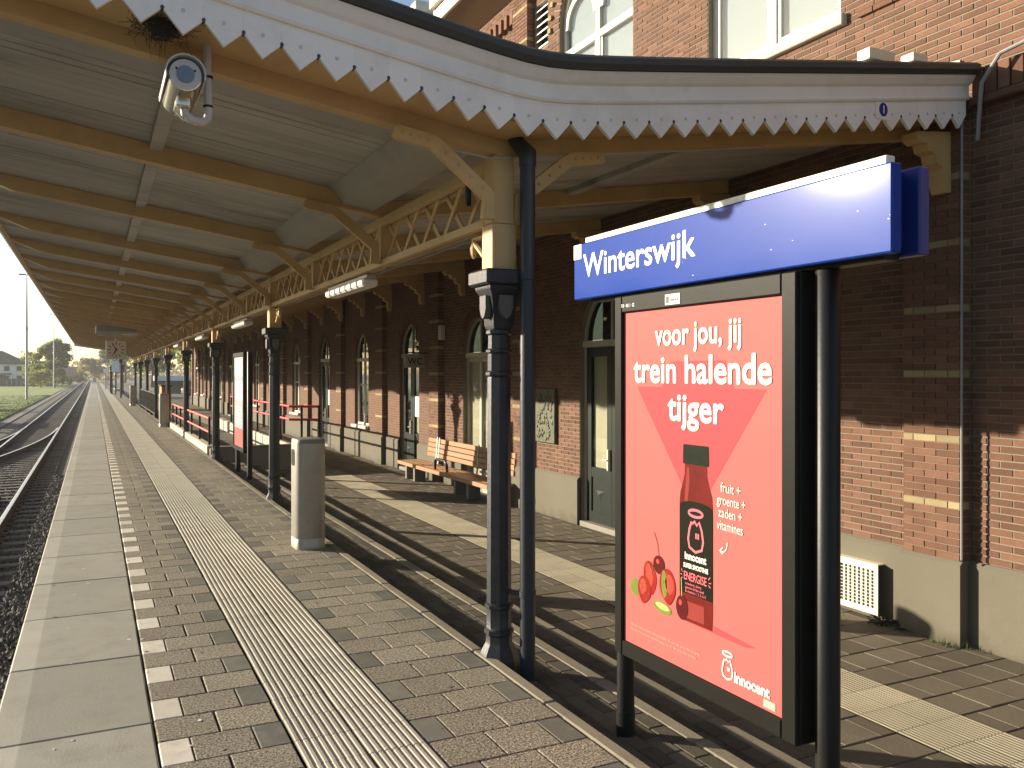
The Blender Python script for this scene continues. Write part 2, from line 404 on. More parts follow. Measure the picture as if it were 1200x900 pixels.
def tag(o, label=None, cat=None, group=None, kind=None):
    if label: o["label"] = label
    if cat: o["category"] = cat
    if group: o["group"] = group
    if kind: o["kind"] = kind
    return o
def thing(name, label, cat, loc=(0, 0, 0), group=None):
    o = bpy.data.objects.new(name, None); COL.objects.link(o); o.location = loc; o.empty_display_size = .2
    return tag(o, label, cat, group)
def struct(mb, name, m): return tag(mb.build(name, m), kind='structure')
def copy_tree(o, parent=None):
    c = o.copy(); COL.objects.link(c); c.parent = parent
    for ch in o.children: copy_tree(ch, c)
    return c

MESHES = {}
def pieces(name, items, m, parent, limit=300, c=.006):
    """items: (cx, cy, cz, sx, sy, sz); the ones that show largest become objects, the rest one joined part"""
    sc = [show_size(i[0], i[1], i[2]) for i in items]
    order = sorted(range(len(items)), key=lambda k: -sc[k])
    single = [k for k in order[:limit] if sc[k] > 0]; rest = set(range(len(items))) - set(single)
    pb = base_of(parent)
    for k in single:
        cx, cy, cz, sx, sy, sz = items[k][:6]
        key = (name, round(sx, 3), round(sy, 3), round(sz, 3))
        if key not in MESHES:
            b = MB().cbox(-sx / 2, sx / 2, -sy / 2, sy / 2, -sz / 2, sz / 2, c); me = b.mesh(name); me.materials.append(m); MESHES[key] = me
        o = bpy.data.objects.new(name, MESHES[key]); COL.objects.link(o); o.parent = parent
        o.location = (cx - pb[0], cy - pb[1], cz - pb[2] + random.uniform(-.0012, .0012))
        if sx < 1.0 and sy < 1.0: o.rotation_euler = (random.uniform(-.005, .005), random.uniform(-.005, .005), random.uniform(-.008, .008))
    if rest:
        b = MB()
        for k in rest:
            cx, cy, cz, sx, sy, sz = items[k][:6]; dz = random.uniform(-.0012, .0012)
            fv = MB(); x0, x1, y0, y1, z0, z1 = cx - sx / 2, cx + sx / 2, cy - sy / 2, cy + sy / 2, cz - sz / 2 + dz, cz + sz / 2 + dz
            v = [(x0, y0, z0), (x1, y0, z0), (x1, y1, z0), (x0, y1, z0), (x0, y0, z1 - c), (x1, y0, z1 - c), (x1, y1, z1 - c), (x0, y1, z1 - c),
                 (x0 + c, y0 + c, z1), (x1 - c, y0 + c, z1), (x1 - c, y1 - c, z1), (x0 + c, y1 - c, z1)]
            f = [(8, 9, 10, 11)] + [(4 + i, 4 + (i + 1) % 4, 8 + (i + 1) % 4, 8 + i) for i in range(4)] + [(i, (i + 1) % 4, 4 + (i + 1) % 4, 4 + i) for i in range(4)]
            b.add(v, f, random.uniform(.01, 1))
        o = b.build(name, m, parent); o["kind"] = 'stuff'

def text(name, body, m, parent, origin, xdir, ydir, width=None, size=.1, thick=0.0, ext=.0012, align='LEFT', shear=0.0, cap_h=None):
    cu = bpy.data.curves.new(name, 'FONT'); cu.body = body; cu.size = size; cu.extrude = 0.0 if thick else ext
    cu.align_x = align; cu.resolution_u = 3; cu.shear = shear
    tmp = bpy.data.objects.new(name + "_tmp", cu); COL.objects.link(tmp)
    bpy.context.view_layer.update()
    me = bpy.data.meshes.new_from_object(tmp.evaluated_get(bpy.context.evaluated_depsgraph_get()))
    bpy.data.objects.remove(tmp)
    co = np.empty(len(me.vertices) * 3); me.vertices.foreach_get("co", co); co = co.reshape(-1, 3)
    if align == 'LEFT': co[:, 0] -= co[:, 0].min()
    if width:
        w0 = co[:, 0].max() - co[:, 0].min(); co[:, 0] *= width / w0
    if cap_h: co[:, 1] *= cap_h / size / .70 if False else 1
    x, y = Vector(xdir).normalized(), Vector(ydir).normalized(); z = x.cross(y); pb = Vector(base_of(parent)) if parent else Vector()
    R = np.array([x[:], y[:], z[:]])
    off = np.array((Vector(origin) - pb)[:])
    if thick:
        fs = [tuple(p.vertices) for p in me.polygons]; nv = len(co); vs, f2 = [], []
        ring = [(0, 0)] + [(thick * math.cos(a), thick * math.sin(a)) for a in np.linspace(0, 2 * PI, 8, endpoint=False)]
        for k, (dx, dy) in enumerate(ring):
            c2 = co.copy(); c2[:, 0] += dx; c2[:, 1] += dy; c2[:, 2] += .00006 * k
            vs.append(c2 @ R + off); f2 += [tuple(q + nv * k for q in f) for f in fs]
        me2 = bpy.data.meshes.new(name); me2.from_pydata(np.concatenate(vs).tolist(), [], f2); me2.materials.append(m)
        bpy.data.meshes.remove(me)
        o = bpy.data.objects.new(name, me2); COL.objects.link(o); o.parent = parent
        return o
    co = co @ R + off
    me.vertices.foreach_set("co", co.ravel()); me.materials.clear(); me.materials.append(m); me.update()
    o = bpy.data.objects.new(name, me); COL.objects.link(o); o.parent = parent
    return o

# ------------------------------------------------------------------ ground, track bed, platforms
E = .39                       # the old platform lies this much lower
ZL = -E
XE = -.468                    # platform edge
XK = 2.32                     # right face of the top kerb
ZT = -.76                     # rail top
ZB = -.945                    # ballast
YF = 200.0

g = MB(); g.box(-2500, 2500, -300, 3500, -1.6, -1.02); struct(g, 'ground', M['ground'])
g = MB(); g.box(-4.35, XE + .1, 42, 420, -1.0, ZB - .03); g.box(-12, XE + .1, -6, 41.99, -1.0, ZB - .03); bed = struct(g, 'track_bed', M['ballast_bed'])
g = MB(); g.face([(-5.1, 42, -.94), (-4.3, 42, -.94), (-4.3, 420, -.94), (-5.1, 420, -.94)]); struct(g, 'gravel_path', M['gravel'])
g = MB()
for y0, y1 in ((42, 122), (124, 300)):
    g.box(-70, -4.9, y0, y1, -1.0, -.90)
g.box(-70, -12, -6, 42, -1.0, -.9)
struct(g, 'grass_lawn', M['grass'])
g = MB(); g.box(-70, -6.0, 122, 124, -1.0, -.905); struct(g, 'garden_path', M['gravel'])

plat = MB(); plat.box(XE + .06, XK - .005, -4, YF, -1.0, -.064)
plat.box(XE + .02, XE + .06, -4, YF, -1.0, -.1)
platform = struct(plat, 'platform', M['joint'])
slabs, lights = [], []
y = -1.62 + .0
Y0 = 4.85 - 1.2 * 5
k = 0
while Y0 + 1.2 * k < YF - 1.2:
    yc = Y0 + 1.2 * k + .6
    slabs.append(((XE + .28) / 2 - .0015, yc, -.05, .28 - XE - .005, 1.194, .10)); k += 1
pieces('edge_slab', slabs, M['slab'], platform, 150, .010)
pav, grey, white = [], [], []
r0 = 3.10; P = .2955
XT0, XT1 = .889, 1.484
for k in range(-14, int((YF - r0) / P)):
    yc = r0 + P * (k + .5); th = .06; zc = -th / 2
    a, b = .283, XT0 - .004; hw = .15; full = (b - a - .15 - .15)
    if k % 2 == 0:
        white.append((a + hw / 2, yc, zc, hw - .006, P - .005, th))
        pav.append((a + hw + .15, yc, zc, .295, P - .005, th))
        grey.append((a + hw + .30 + .077, yc, zc, .148, P - .005, th))
    else:
        pav.append((a + .15, yc, zc, .293, P - .005, th)); pav.append((a + .452, yc, zc, .293, P - .005, th))
    a2 = XT1 + .004
    if k % 2 == 0:
        for j in (0, 1): pav.append((a2 + .15 + .30 * j, yc, zc, .295, P - .005, th))
        grey.append((a2 + .60 + .073, yc, zc, .140, P - .005, th))
    else:
        grey.append((a2 + .075, yc, zc, .144, P - .005, th))
        for j in (0, 1): pav.append((a2 + .15 + .15 + .30 * j, yc, zc, .295, P - .005, th))
pieces('paver', pav, M['paver'], platform, 300, .006)
pieces('grey_paver', grey, M['paver_grey'], platform, 150, .005)
pieces('white_block', white, M['white_block'], platform, 150, .005)

def rib_tile(sx, sy, th, ribs, rh=.0065):
    """tactile tile with rounded ribs along Y"""
    b = MB(); prof = [(-sx / 2, 0)]
    w = sx / ribs
    for i in range(ribs):
        c = -sx / 2 + w * (i + .5)
        prof += [(c - w * .34, 0), (c - w * .2, rh), (c + w * .2, rh), (c + w * .34, 0)]
    prof.append((sx / 2, 0))
    for (x0, z0), (x1, z1) in zip(prof, prof[1:]):
        b.face([(x0, -sy / 2, z0), (x1, -sy / 2, z1), (x1, sy / 2, z1), (x0, sy / 2, z0)])
    b.face([(x, -sy / 2, z) for x, z in prof] + [(sx / 2, -sy / 2, -th), (-sx / 2, -sy / 2, -th)])
    b.face([(x, sy / 2, z) for x, z in prof] + [(sx / 2, sy / 2, -th), (-sx / 2, sy / 2, -th)])
    return b
def tactile(parent, xs, ys, y1, z, ribs, m, limit=100, name='tactile_tile'):
    b = rib_tile(xs[1] - xs[0] - .006, ys - .005, .05, ribs); me = b.mesh(name); me.materials.append(m)
    items = []
    for (xa, xb) in zip(xs, xs[1:]):
        yy = r0 - 20 * ys
        while yy < y1: items.append(((xa + xb) / 2, yy + ys / 2, z)); yy += ys
    sc = [show_size(*i) for i in items]; order = sorted(range(len(items)), key=lambda k: -sc[k])
    rest = MB()
    for n_, k in enumerate(order):
        if n_ < limit and sc[k] > 0:
            o = bpy.data.objects.new(name, me); COL.objects.link(o); o.parent = parent
            o.location = (items[k][0] + random.uniform(-.0015, .0015), items[k][1], items[k][2] + random.uniform(-.001, .001))
        else:
            p = items[k]; rest.add([(a + p[0], bb + p[1], c + p[2]) for a, bb, c in b.v], b.f, random.uniform(.01, 1))
    o = rest.build(name, m, parent); o["kind"] = 'stuff'
tactile(platform, [XT0, (XT0 + XT1) / 2, XT1], .2955, 120, .0, 8, M['tactile'], 160)
g = MB(); g.box(XT0 + .01, XT1 - .01, 120, YF, -.05, .0); struct(g, 'tactile_strip', M['tactile'])

def spots(name, n, m, x0, x1, y0, y1, z, r0_, r1_):
    b = MB()
    for _ in range(n):
        x, y, r = random.uniform(x0, x1), y0 + (y1 - y0) * random.random() ** 1.5, random.uniform(r0_, r1_); k = 9
        v = [(x + r * random.uniform(.6, 1.15) * math.cos(2 * PI * i / k), y + r * random.uniform(.6, 1.15) * math.sin(2 * PI * i / k), z) for i in range(k)]
        b.add(v + [(x, y, z + .0012)], [(i, (i + 1) % k, k) for i in range(k)], random.uniform(.01, 1))
    return tag(b.build(name, m), kind='stuff')
M['gum'] = mat('gum_spot', (.16, .15, .13), .7, .2, 30, .4); M['dropping'] = mat('bird_dropping', (.60, .58, .53), .8, .2, 30, .3)
spots('chewing_gum', 60, M['gum'], -.40, 2.2, 2.6, 16, .0015, .008, .02)
spots('bird_droppings', 30, M['dropping'], -.42, .8, 2.6, 9, .0016, .006, .018)

# kerbs and steps down to the old platform (Y up to 20)
YS = 20.0
steps = MB()
XS2, XS3 = 2.955, 3.42
steps.box(XK, XS2 - .005, -4, YS, -1.0, -.13 - .055)
steps.box(XS2, XS3 - .005, -4, YS, -1.0, -.26 - .055)
stairs = struct(steps, 'steps', M['joint'])
ks = []
for (xr, w, z) in ((XK, .085, 0), (XS2, .10, -.13), (XS3, .10, -.26)):
    yy = -3.5 + random.random()
    while yy < YS - .2:
        L = min(1.0, YS - yy)
        ks.append((xr - w / 2 + .01, yy + L / 2, z - .09, w, L - .006, .18)); yy += L
pieces('kerb_stone', ks, M['kerb'], stairs, 200, .012)
pieces('kerb_stone', [(XK - .035, YS + .5 + i, -.09, .085, .994, .18) for i in range(160)], M['kerb'], platform, 30, .012)
tb = []
for (xa, xb, z) in ((XK + .012, XS2 - .095, -.13), (XS2 + .012, XS3 - .095, -.26)):
    n_ = int((xb - xa) / .10); w = (xb - xa) / n_
    for i in range(n_):
        yy = -3.5 + (.1 if i % 2 else 0)
        while yy < YS - .2:
            tb.append((xa + w * (i + .5), yy + .1, z - .03, w - .006, .194, .06)); yy += .2
pieces('tread_brick', tb, M['tread'], stairs, 300, .006)

low = MB()
low.box(XS3 - .01, 6.6, -5, 20.0, -1.0, ZL - .055); low.box(4.0, 6.6, 20.0, 120, -1.0, ZL - .055); low.box(2.2, 4.0, 33, 120, -1.0, ZL - .06)
lower = struct(low, 'lower_platform', M['joint'])
lp = []
XL0, XL1 = 4.46, 5.06
for k in range(-24, 330):
    yc = r0 + .297 * (k + .5)
    for (xa, xb) in ((XS3 + .01, XL0), (XL1, 6.39)):
        if k > 56 and xa < 4: xa = 4.1
        x_ = xa
        off = .15 if k % 2 else 0
        while x_ < xb - .02:
            L = min(.30 - (off if x_ == xa else 0), xb - x_); 
            if L > .05: lp.append((x_ + L / 2, yc, ZL - .03 + random.uniform(-.002, .002), L - .004, .288, .06))
            x_ += L
pieces('old_paver', lp, M['lower'], lower, 300, .006)
tactile(lower, [XL0, (XL0 + XL1) / 2, XL1], .297, 60, ZL + .002, 9, M['tactile_old'], 120)
g = MB(); g.box(2.3, 4.1, 33.0, 110, -.42, ZL + .02); struct(g, 'pavement', M['asphalt'])
g = MB(); g.face([(6.6, 66, -.40), (60, 66, -.40), (60, 220, -.40), (6.6, 220, -.40)]); g.face([(2.34, 110, -.396), (6.6, 110, -.396), (6.6, 220, -.396), (2.34, 220, -.396)])
struct(g, 'car_park_road', M['asphalt'])

# ramp behind the steps, with its low walls
g = MB(); g.box(2.36, 4.0, 20.2, 33.0, -.9, -.12); struct(g, 'ramp', M['asphalt'])
w = thing('low_wall', 'grey concrete wall closing the ramp at the end of the steps', 'wall', (2.4, 20.1, ZL))
MB().cbox(2.33, 4.25, 20.0, 20.18, -.6, .16, .01).build('wall_body', M['greywall'], w)
MB().cbox(2.40, 4.27, 19.985, 20.195, .16, .20, .008).build('coping', M['greywall'], w)
w = thing('low_wall', 'pale low wall between the ramp and the station building', 'wall', (4.15, 26, ZL))
for i in range(10): MB().cbox(4.06, 4.27, 20.2 + 1.28 * i, 21.47 + 1.28 * i, -.6, .20 + .01 * (i % 2), .012).build('block', M['limewall'], w)
w = thing('low_wall', 'pale low kerb wall along the platform under the red railing', 'wall', (2.42, 26, 0))
for i in range(9): MB().cbox(2.335, 2.50, 20.7 + 1.25 * i, 21.94 + 1.25 * i, -.6, .17, .012).build('block', M['limewall'], w)

# ------------------------------------------------------------------ railway track
track = thing('railway_track', 'single railway line with a switch beside the platform edge', 'railway track', (-2.2, 20, ZT))
def rail_profile():
    return [(-.065, -.155), (.065, -.155), (.065, -.14), (.012, -.12), (.012, -.04), (.034, -.03), (.036, -.004), (.03, 0), (-.03, 0), (-.036, -.004), (-.034, -.03), (-.012, -.04), (-.012, -.12), (-.065, -.14)]
def rail(path, label=None):
    body, head = MB(), MB(); pr = rail_profile()
    for a, b in zip(path, path[1:]):
        pa = [(a[0] + u, a[1], ZT + v) for u, v in pr]; pb = [(b[0] + u, b[1], ZT + v) for u, v in pr]
        n = len(pr)
        for i in range(n):
            j = (i + 1) % n
            (head if i in (7, 6, 8) else body).face([pa[i], pa[j], pb[j], pb[i]])
    o = body.build('rail', M['rust'], track); head.build('rail_head', M['rail'], o)
    if label: o["label"] = label
    return o
XR1, XR2 = -1.475, -2.985
rail([(XR1, -5), (XR1, 40), (XR1, 120), (XR1 - .3, 400)])
rail([(XR2, -5), (XR2, 40), (XR2, 120), (XR2 - .3, 400)])
def arc(x0, y0, R, y1, n=16): return [(x0 - ((y0 - (y0 + (y1 - y0) * i / n)) ** 2) / (2 * R), y0 + (y1 - y0) * i / n) for i in range(n + 1)]
rail(arc(XR1 - .08, 46.5, 108, 14), 'curved switch rail leaving the right rail')
rail(arc(XR2 - .02, 46.5, 108, 14), 'curved switch rail leaving the left rail')
sl_ = []
for k in range(0, 300):
    yy = -2 + .6 * k; x0 = -3.55
    if yy < 44: x0 = -3.55 - max(0, (46.5 - yy) ** 2 / 216 if yy > 14 else 4.9)
    sl_.append(((x0 - .95) / 2, yy, ZT - .235, -.95 - x0, .24, .16))
pieces('sleeper', sl_, M['sleeper'], track, 90, .012)
b = MB()
for yy in np.arange(4, 40, .6):
    for x in (XR1, XR2):
        for s_ in (-1, 1): b.cbox(x + s_ * .1 - .04, x + s_ * .1 + .04, yy - .05, yy + .05, ZT - .16, ZT - .115, .008)
o = b.build('rail_clip', M['rust'], track); o["kind"] = 'stuff'
o = MB().cbox(-1.93, -1.80, 17.5, 21.5, ZT - .14, ZT - .05, .02).build('check_rail', M['rust'], track)
# ballast stones near the camera
def stones(n, x0, x1, y0, y1, z, r0_, r1_, name, m):
    base = np.array([(1, 0, 0), (-1, 0, 0), (0, 1, 0), (0, -1, 0), (0, 0, 1), (0, 0, -1)], float)
    fc = np.array([(0, 2, 4), (2, 1, 4), (1, 3, 4), (3, 0, 4), (2, 0, 5), (1, 2, 5), (3, 1, 5), (0, 3, 5)])
    yy = y0 + (y1 - y0) * rng.random(n) ** 1.6
    c = np.stack([rng.uniform(x0, x1, n), yy, z + rng.uniform(-.015, .02, n)], 1)
    rr = rng.uniform(r0_, r1_, n)
    v = base[None] * rr[:, None, None] * rng.uniform(.55, 1.15, (n, 6, 1)) + rng.normal(0, .18, (n, 6, 3)) * rr[:, None, None]
    a = rng.uniform(0, 2 * PI, n); ca, sa = np.cos(a), np.sin(a)
    v = np.stack([v[..., 0] * ca[:, None] - v[..., 1] * sa[:, None], v[..., 0] * sa[:, None] + v[..., 1] * ca[:, None], v[..., 2]], -1)
    v = (v + c[:, None]).reshape(-1, 3); f = (fc[None] + 6 * np.arange(n)[:, None, None]).reshape(-1, 3)
    me = bpy.data.meshes.new(name); me.from_pydata(v.tolist(), [], f.tolist())
    at = me.attributes.new("tint", 'FLOAT', 'FACE'); at.data.foreach_set("value", np.repeat(rng.uniform(.01, 1, n), 8))
    me.materials.append(m); o = bpy.data.objects.new(name, me); COL.objects.link(o)
    return tag(o, kind='stuff')
stones(17000, -.97, XE + .02, 2.5, 26, ZB + .01, .022, .045, 'ballast', M['ballast'])
stones(26000, -5.0, -.95, 2.5, 30, ZB + .0, .022, .042, 'ballast', M['ballast'])

# ------------------------------------------------------------------ station building
XW = 6.45
XP = 6.40
ZP = .30
bld = thing('station_building', 'long red brick station building with arched doors, pilasters and grey plinth', 'building', (XW, 10, ZL))
YB0, YB1 = -3.0, 66.0
YN = 16.9                      # bricks one by one up to here
ZTOP = 8.25
# openings: centre, width, sill, springing, arch?, kind
OP = [(10.15, 1.46, ZL, 2.32, True, 'green'), (14.67, 1.30, ZL, 2.24, True, 'curtain'), (18.5, 1.34, ZL, 2.30, True, 'wc'),
      (22.35, 1.30, .46, 2.26, True, 'window'), (26.5, 1.34, ZL, 2.30, True, 'wc'), (30.6, 1.30, .46, 2.26, True, 'window')]
kinds = ['wc', 'window', 'window', 'green', 'window', 'wc', 'window', 'window']
for i in range(8): OP.append((34.7 + 4.1 * i, 1.32, .46 if kinds[i] == 'window' else ZL, 2.28, True, kinds[i]))
UP = [(6.965, 1.97, 5.27, 8.6, False, 'upper_square'), (10.5, 2.0, 5.27, 7.15, True, 'upper_arch'), (12.08, .42, 7.05, 7.78, False, 'louvre'),
      (3.2, .34, 6.15, 6.6, False, 'slot')]
PIL = [4.9, 12.62, 16.62, 20.42, 24.3, 28.5, 32.6] + [36.75 + 4.1 * i for i in range(8)]
PW = .27
PD = .12

def top_at(o, y):
    yc, w, z0, zs, arch, kd = o
    if not arch: return zs
    r = w / 2; return zs + math.sqrt(max(0, r * r - (y - yc) ** 2))
def wall_panel(y0, y1, z0, z1, ops, x, depth, m, name):
    bp = {y0, y1}
    for o in ops:
        n = 14 if o[4] else 1
        for i in range(n + 1):
            t = -math.cos(PI * i / n) if o[4] else -1 + 2 * i / n
            bp.add(o[0] + o[1] / 2 * t)
    bp = sorted(p for p in bp if y0 <= p <= y1); b = MB()
    for a, c in zip(bp, bp[1:]):
        mid = (a + c) / 2
        cov = sorted([o for o in ops if abs(mid - o[0]) < o[1] / 2], key=lambda o: o[2])
        lo = (z0, z0)
        for o in cov:
            if o[2] > lo[0] + .001: b.face([(x, a, lo[0]), (x, c, lo[1]), (x, c, o[2]), (x, a, o[2])])
            lo = (top_at(o, a), top_at(o, c))
        if lo[0] < z1: b.face([(x, a, lo[0]), (x, c, lo[1]), (x, c, z1), (x, a, z1)])
        for o in cov:                                   # soffit of the opening
            ta, tc = top_at(o, a), top_at(o, c)
            b.face([(x, a, ta), (x, c, tc), (x + depth, c, tc), (x + depth, a, ta)])
    for o in ops:
        if not (y0 <= o[0] <= y1): continue
        for s_ in (-1, 1):
            yy = o[0] + s_ * o[1] / 2
            b.face([(x, yy, o[2]), (x + depth, yy, o[2]), (x + depth, yy, o[3]), (x, yy, o[3])])
        b.face([(x, o[0] - o[1] / 2, o[2]), (x, o[0] + o[1] / 2, o[2]), (x + depth, o[0] + o[1] / 2, o[2]), (x + depth, o[0] - o[1] / 2, o[2])])
    return b.build(name, m, bld)
NEAR = [o for o in OP if o[0] < YN] + UP
wall_panel(YB0, YN, ZL, ZTOP, NEAR, XW, .22, M['mortar'], 'wall')
wall_panel(YN, YB1, ZL, 4.6, [o for o in OP if o[0] > YN], XW, .22, M['brickfar'], 'wall')
b = MB(); b.face([(XW, YB1, ZL), (XW + 9, YB1, ZL), (XW + 9, YB1, 4.6), (XW, YB1, 4.6)])
b.face([(XW + .01, YN, 4.6), (XW + .01, YB1, 4.6), (XW + 9, YB1, 4.6), (XW + 9, YN, 4.6)]); b.build('rear_wall', M['brickfar'], bld)
b = MB(); b.face([(XW + .001, 15.1, 4.5), (XW + .001, 15.1, ZTOP), (XW + 9, 15.1, ZTOP), (XW + 9, 15.1, 4.5)]); 

# individual bricks
CZ, BL = .06, .22
def excl(z, cz=CZ):
    ex = []
    zm = z + cz / 2
    for o in NEAR:
        yc, w, z0, zs, arch, kd = o
        r = w / 2; ring = .215 if arch else 0
        if kd == 'louvre' or kd == 'slot' or kd == 'upper_square':
            if z0 - .02 < zm < zs + .02: ex.append((yc - r - .004, yc + r + .004))
        else:
            if z0 <= zm <= zs: ex.append((yc - r - .004, yc + r + .004))
            elif zs < zm < zs + r + ring:
                hw = math.sqrt((r + ring) ** 2 - (zm - zs) ** 2); ex.append((yc - hw, yc + hw))
    for p in PIL:
        if p < YN and not (p < 6 and z > 3.93): ex.append((p - PW - .002, p + PW + .002))
    return sorted(ex)
red, yel = [], []
zrow = ZP; row = 0
BANDS = lambda z: min(abs((z + CZ / 2) - (.78 + .54 * k)) for k in range(0, 14)) < .03
def row_bricks(y0, y1, x, z, row, lst, depth, off):
    yy = y0 - (off if row % 2 else 0)
    while yy < y1:
        a, c = max(yy, y0), min(yy + BL, y1)
        if c - a > .03: lst.append((x, a + .0045, c - .0045, z + .004, z + CZ - .005, depth))
        yy += BL
while zrow < ZTOP:
    ex = excl(zrow); cur = YB0
    for a, c in ex + [(YN, YN)]:
        if a > cur: row_bricks(cur, a, XW, zrow, row, red, .0, .11)
        cur = max(cur, c)
    for p in PIL:
        if p > YN: continue
        if p < 6 and zrow > 3.93: continue
        row_bricks(p - PW, p + PW, XW - PD, zrow, row, yel if BANDS(zrow) else red, PD, .11)
    zrow += CZ; row += 1
def brick_geo(b, it):
    x, y0, y1, z0, z1, depth = it
    d = random.uniform(-.0015, .002); xf = x - .006 + d
    if depth:                                           # pilaster brick: full depth so the sides show
        v = [(xf, y0, z0), (xf, y1, z0), (xf, y1, z1), (xf, y0, z1), (x + depth, y0, z0), (x + depth, y1, z0), (x + depth, y1, z1), (x + depth, y0, z1)]
        f = [(0, 1, 2, 3), (0, 4, 5, 1), (3, 2, 6, 7), (0, 3, 7, 4), (1, 5, 6, 2)]
    else:
        c = .003
        v = [(xf, y0 + c, z0 + c), (xf, y1 - c, z0 + c), (xf, y1 - c, z1 - c), (xf, y0 + c, z1 - c),
             (x + .002, y0, z0), (x + .002, y1, z0), (x + .002, y1, z1), (x + .002, y0, z1)]
        f = [(0, 1, 2, 3), (0, 4, 5, 1), (1, 5, 6, 2), (2, 6, 7, 3), (3, 7, 4, 0)]
    b.add(v, f, random.uniform(.01, 1))
def emit_bricks(lst, m, name, limit):
    def vis(it):
        p = project(it[0], (it[1] + it[2]) / 2, it[3])
        if p is None or not (0 < p[0] < 1200 and 0 < p[1] < 900): return 0
        if 985 > p[0] or (it[3] > 2.3 and p[0] < 1075 and it[3] < 4.2): 
            if it[3] < 4.3: return .0
        return 1 / p[2]
    sc = [vis(i) for i in lst]; order = sorted(range(len(lst)), key=lambda k: -sc[k]); rest = MB()
    for n_, k in enumerate(order):
        it = lst[k]
        if n_ < limit and sc[k] > 0:
            bb = MB(); brick_geo(bb, it); c = (it[0], (it[1] + it[2]) / 2, (it[3] + it[4]) / 2)
            bb.t = [0.0] * len(bb.f); o = bb.build(name, m, None); 
            me = o.data
            for v in me.vertices: v.co = (v.co.x - c[0], v.co.y - c[1], v.co.z - c[2])
            o.parent = bld; pb = base_of(bld); o.location = (c[0] - pb[0], c[1] - pb[1], c[2] - pb[2])
        else: brick_geo(rest, it)
    o = rest.build(name, m, bld); o["kind"] = 'stuff'
emit_bricks(red, M['brick'], 'brick', 300)
emit_bricks(yel, M['brick_yellow'], 'yellow_brick', 40)
# pilaster cores (mortar behind the bricks; plain beyond YN)
for p in PIL:
    near = p < YN
    z1 = (ZTOP if p > 6 else 3.94) if near else 3.9
    MB().box(XW - PD + .004, XW + .01, p - PW + .006, p + PW - .006, ZP, z1).build('pilaster', M['mortar' if near else 'brickfar'], bld)
    if not near:
        for k in range(6): MB().box(XW - PD - .003, XW - .01, p - PW + .004, p + PW - .004, .755 + .54 * k, .805 + .54 * k).build('yellow_band', M['brick_yellow'], bld)
# brick arches (voussoirs) and arch hood
for o in OP + UP:
    if not o[4]: continue
    yc, w, z0, zs, arch, kd = o; r = w / 2
    n = 22 if kd != 'upper_arch' else 34
    b = MB()
    for i in range(n):
        a0, a1 = PI * i / n + .012, PI * (i + 1) / n - .012
        pts = [(r + .0, a0), (r + .205, a0), (r + .205, a1), (r + .0, a1)]
        poly = [(yc + q * math.cos(a), zs + q * math.sin(a)) for q, a in pts]
        if yc < YN: b.prism(poly, lambda u, v, k: (XW - .012 + .03 * k, u, v), random.uniform(.01, 1))
        elif i % 2 == 0:
            b.prism(poly, lambda u, v, k: (XW - .006 + .03 * k, u, v), random.uniform(.01, 1))
    oo = b.build('arch_brick', M['brick'], bld); oo["kind"] = 'stuff'
    if kd == 'upper_arch':
        b = MB()
        for i in range(40):
            a0, a1 = PI * i / 40 + .01, PI * (i + 1) / 40 - .01
            if i % 2 == 0:
                poly = [(yc + q * math.cos(a), zs + q * math.sin(a)) for q, a in [(r + .21, a0), (r + .30, a0), (r + .30, a1), (r + .21, a1)]]
                b.prism(poly, lambda u, v, k: (XW - .05 + .06 * k, u, v), random.uniform(.01, 1))
        oo = b.build('arch_hood', M['brick_yellow'], bld); oo["kind"] = 'stuff'
# plinth with gaps at the doors
gaps = sorted([(o[0] - o[1] / 2, o[0] + o[1] / 2) for o in OP if o[2] < 0])
cur = YB0
for a, c in gaps + [(YB1, YB1)]:
    bb = MB()
    prof = [(XP, ZL - .02), (XP, ZP - .035), (XP + .03, ZP), (XW + .02, ZP), (XW + .02, ZL - .02)]
    bb.prism([(x - 0, z) for x, z in prof], lambda u, v, k, a=cur, c=a: (u, a if k == 0 else c, v))
    bb.build('plinth', M['plinth'], bld)
    cur = c
for p in PIL:
    bb = MB(); e = .02
    prof = [(XW - PD - .03, ZL - .02), (XW - PD - .03, ZP - .03), (XW - PD, ZP + .002), (XW, ZP + .002), (XW, ZL - .02)]
    bb.prism(prof, lambda u, v, k, p=p: (u, p - PW - .02 if k == 0 else p + PW + .02, v))
    bb.build('pilaster_plinth', M['plinth'], bld)

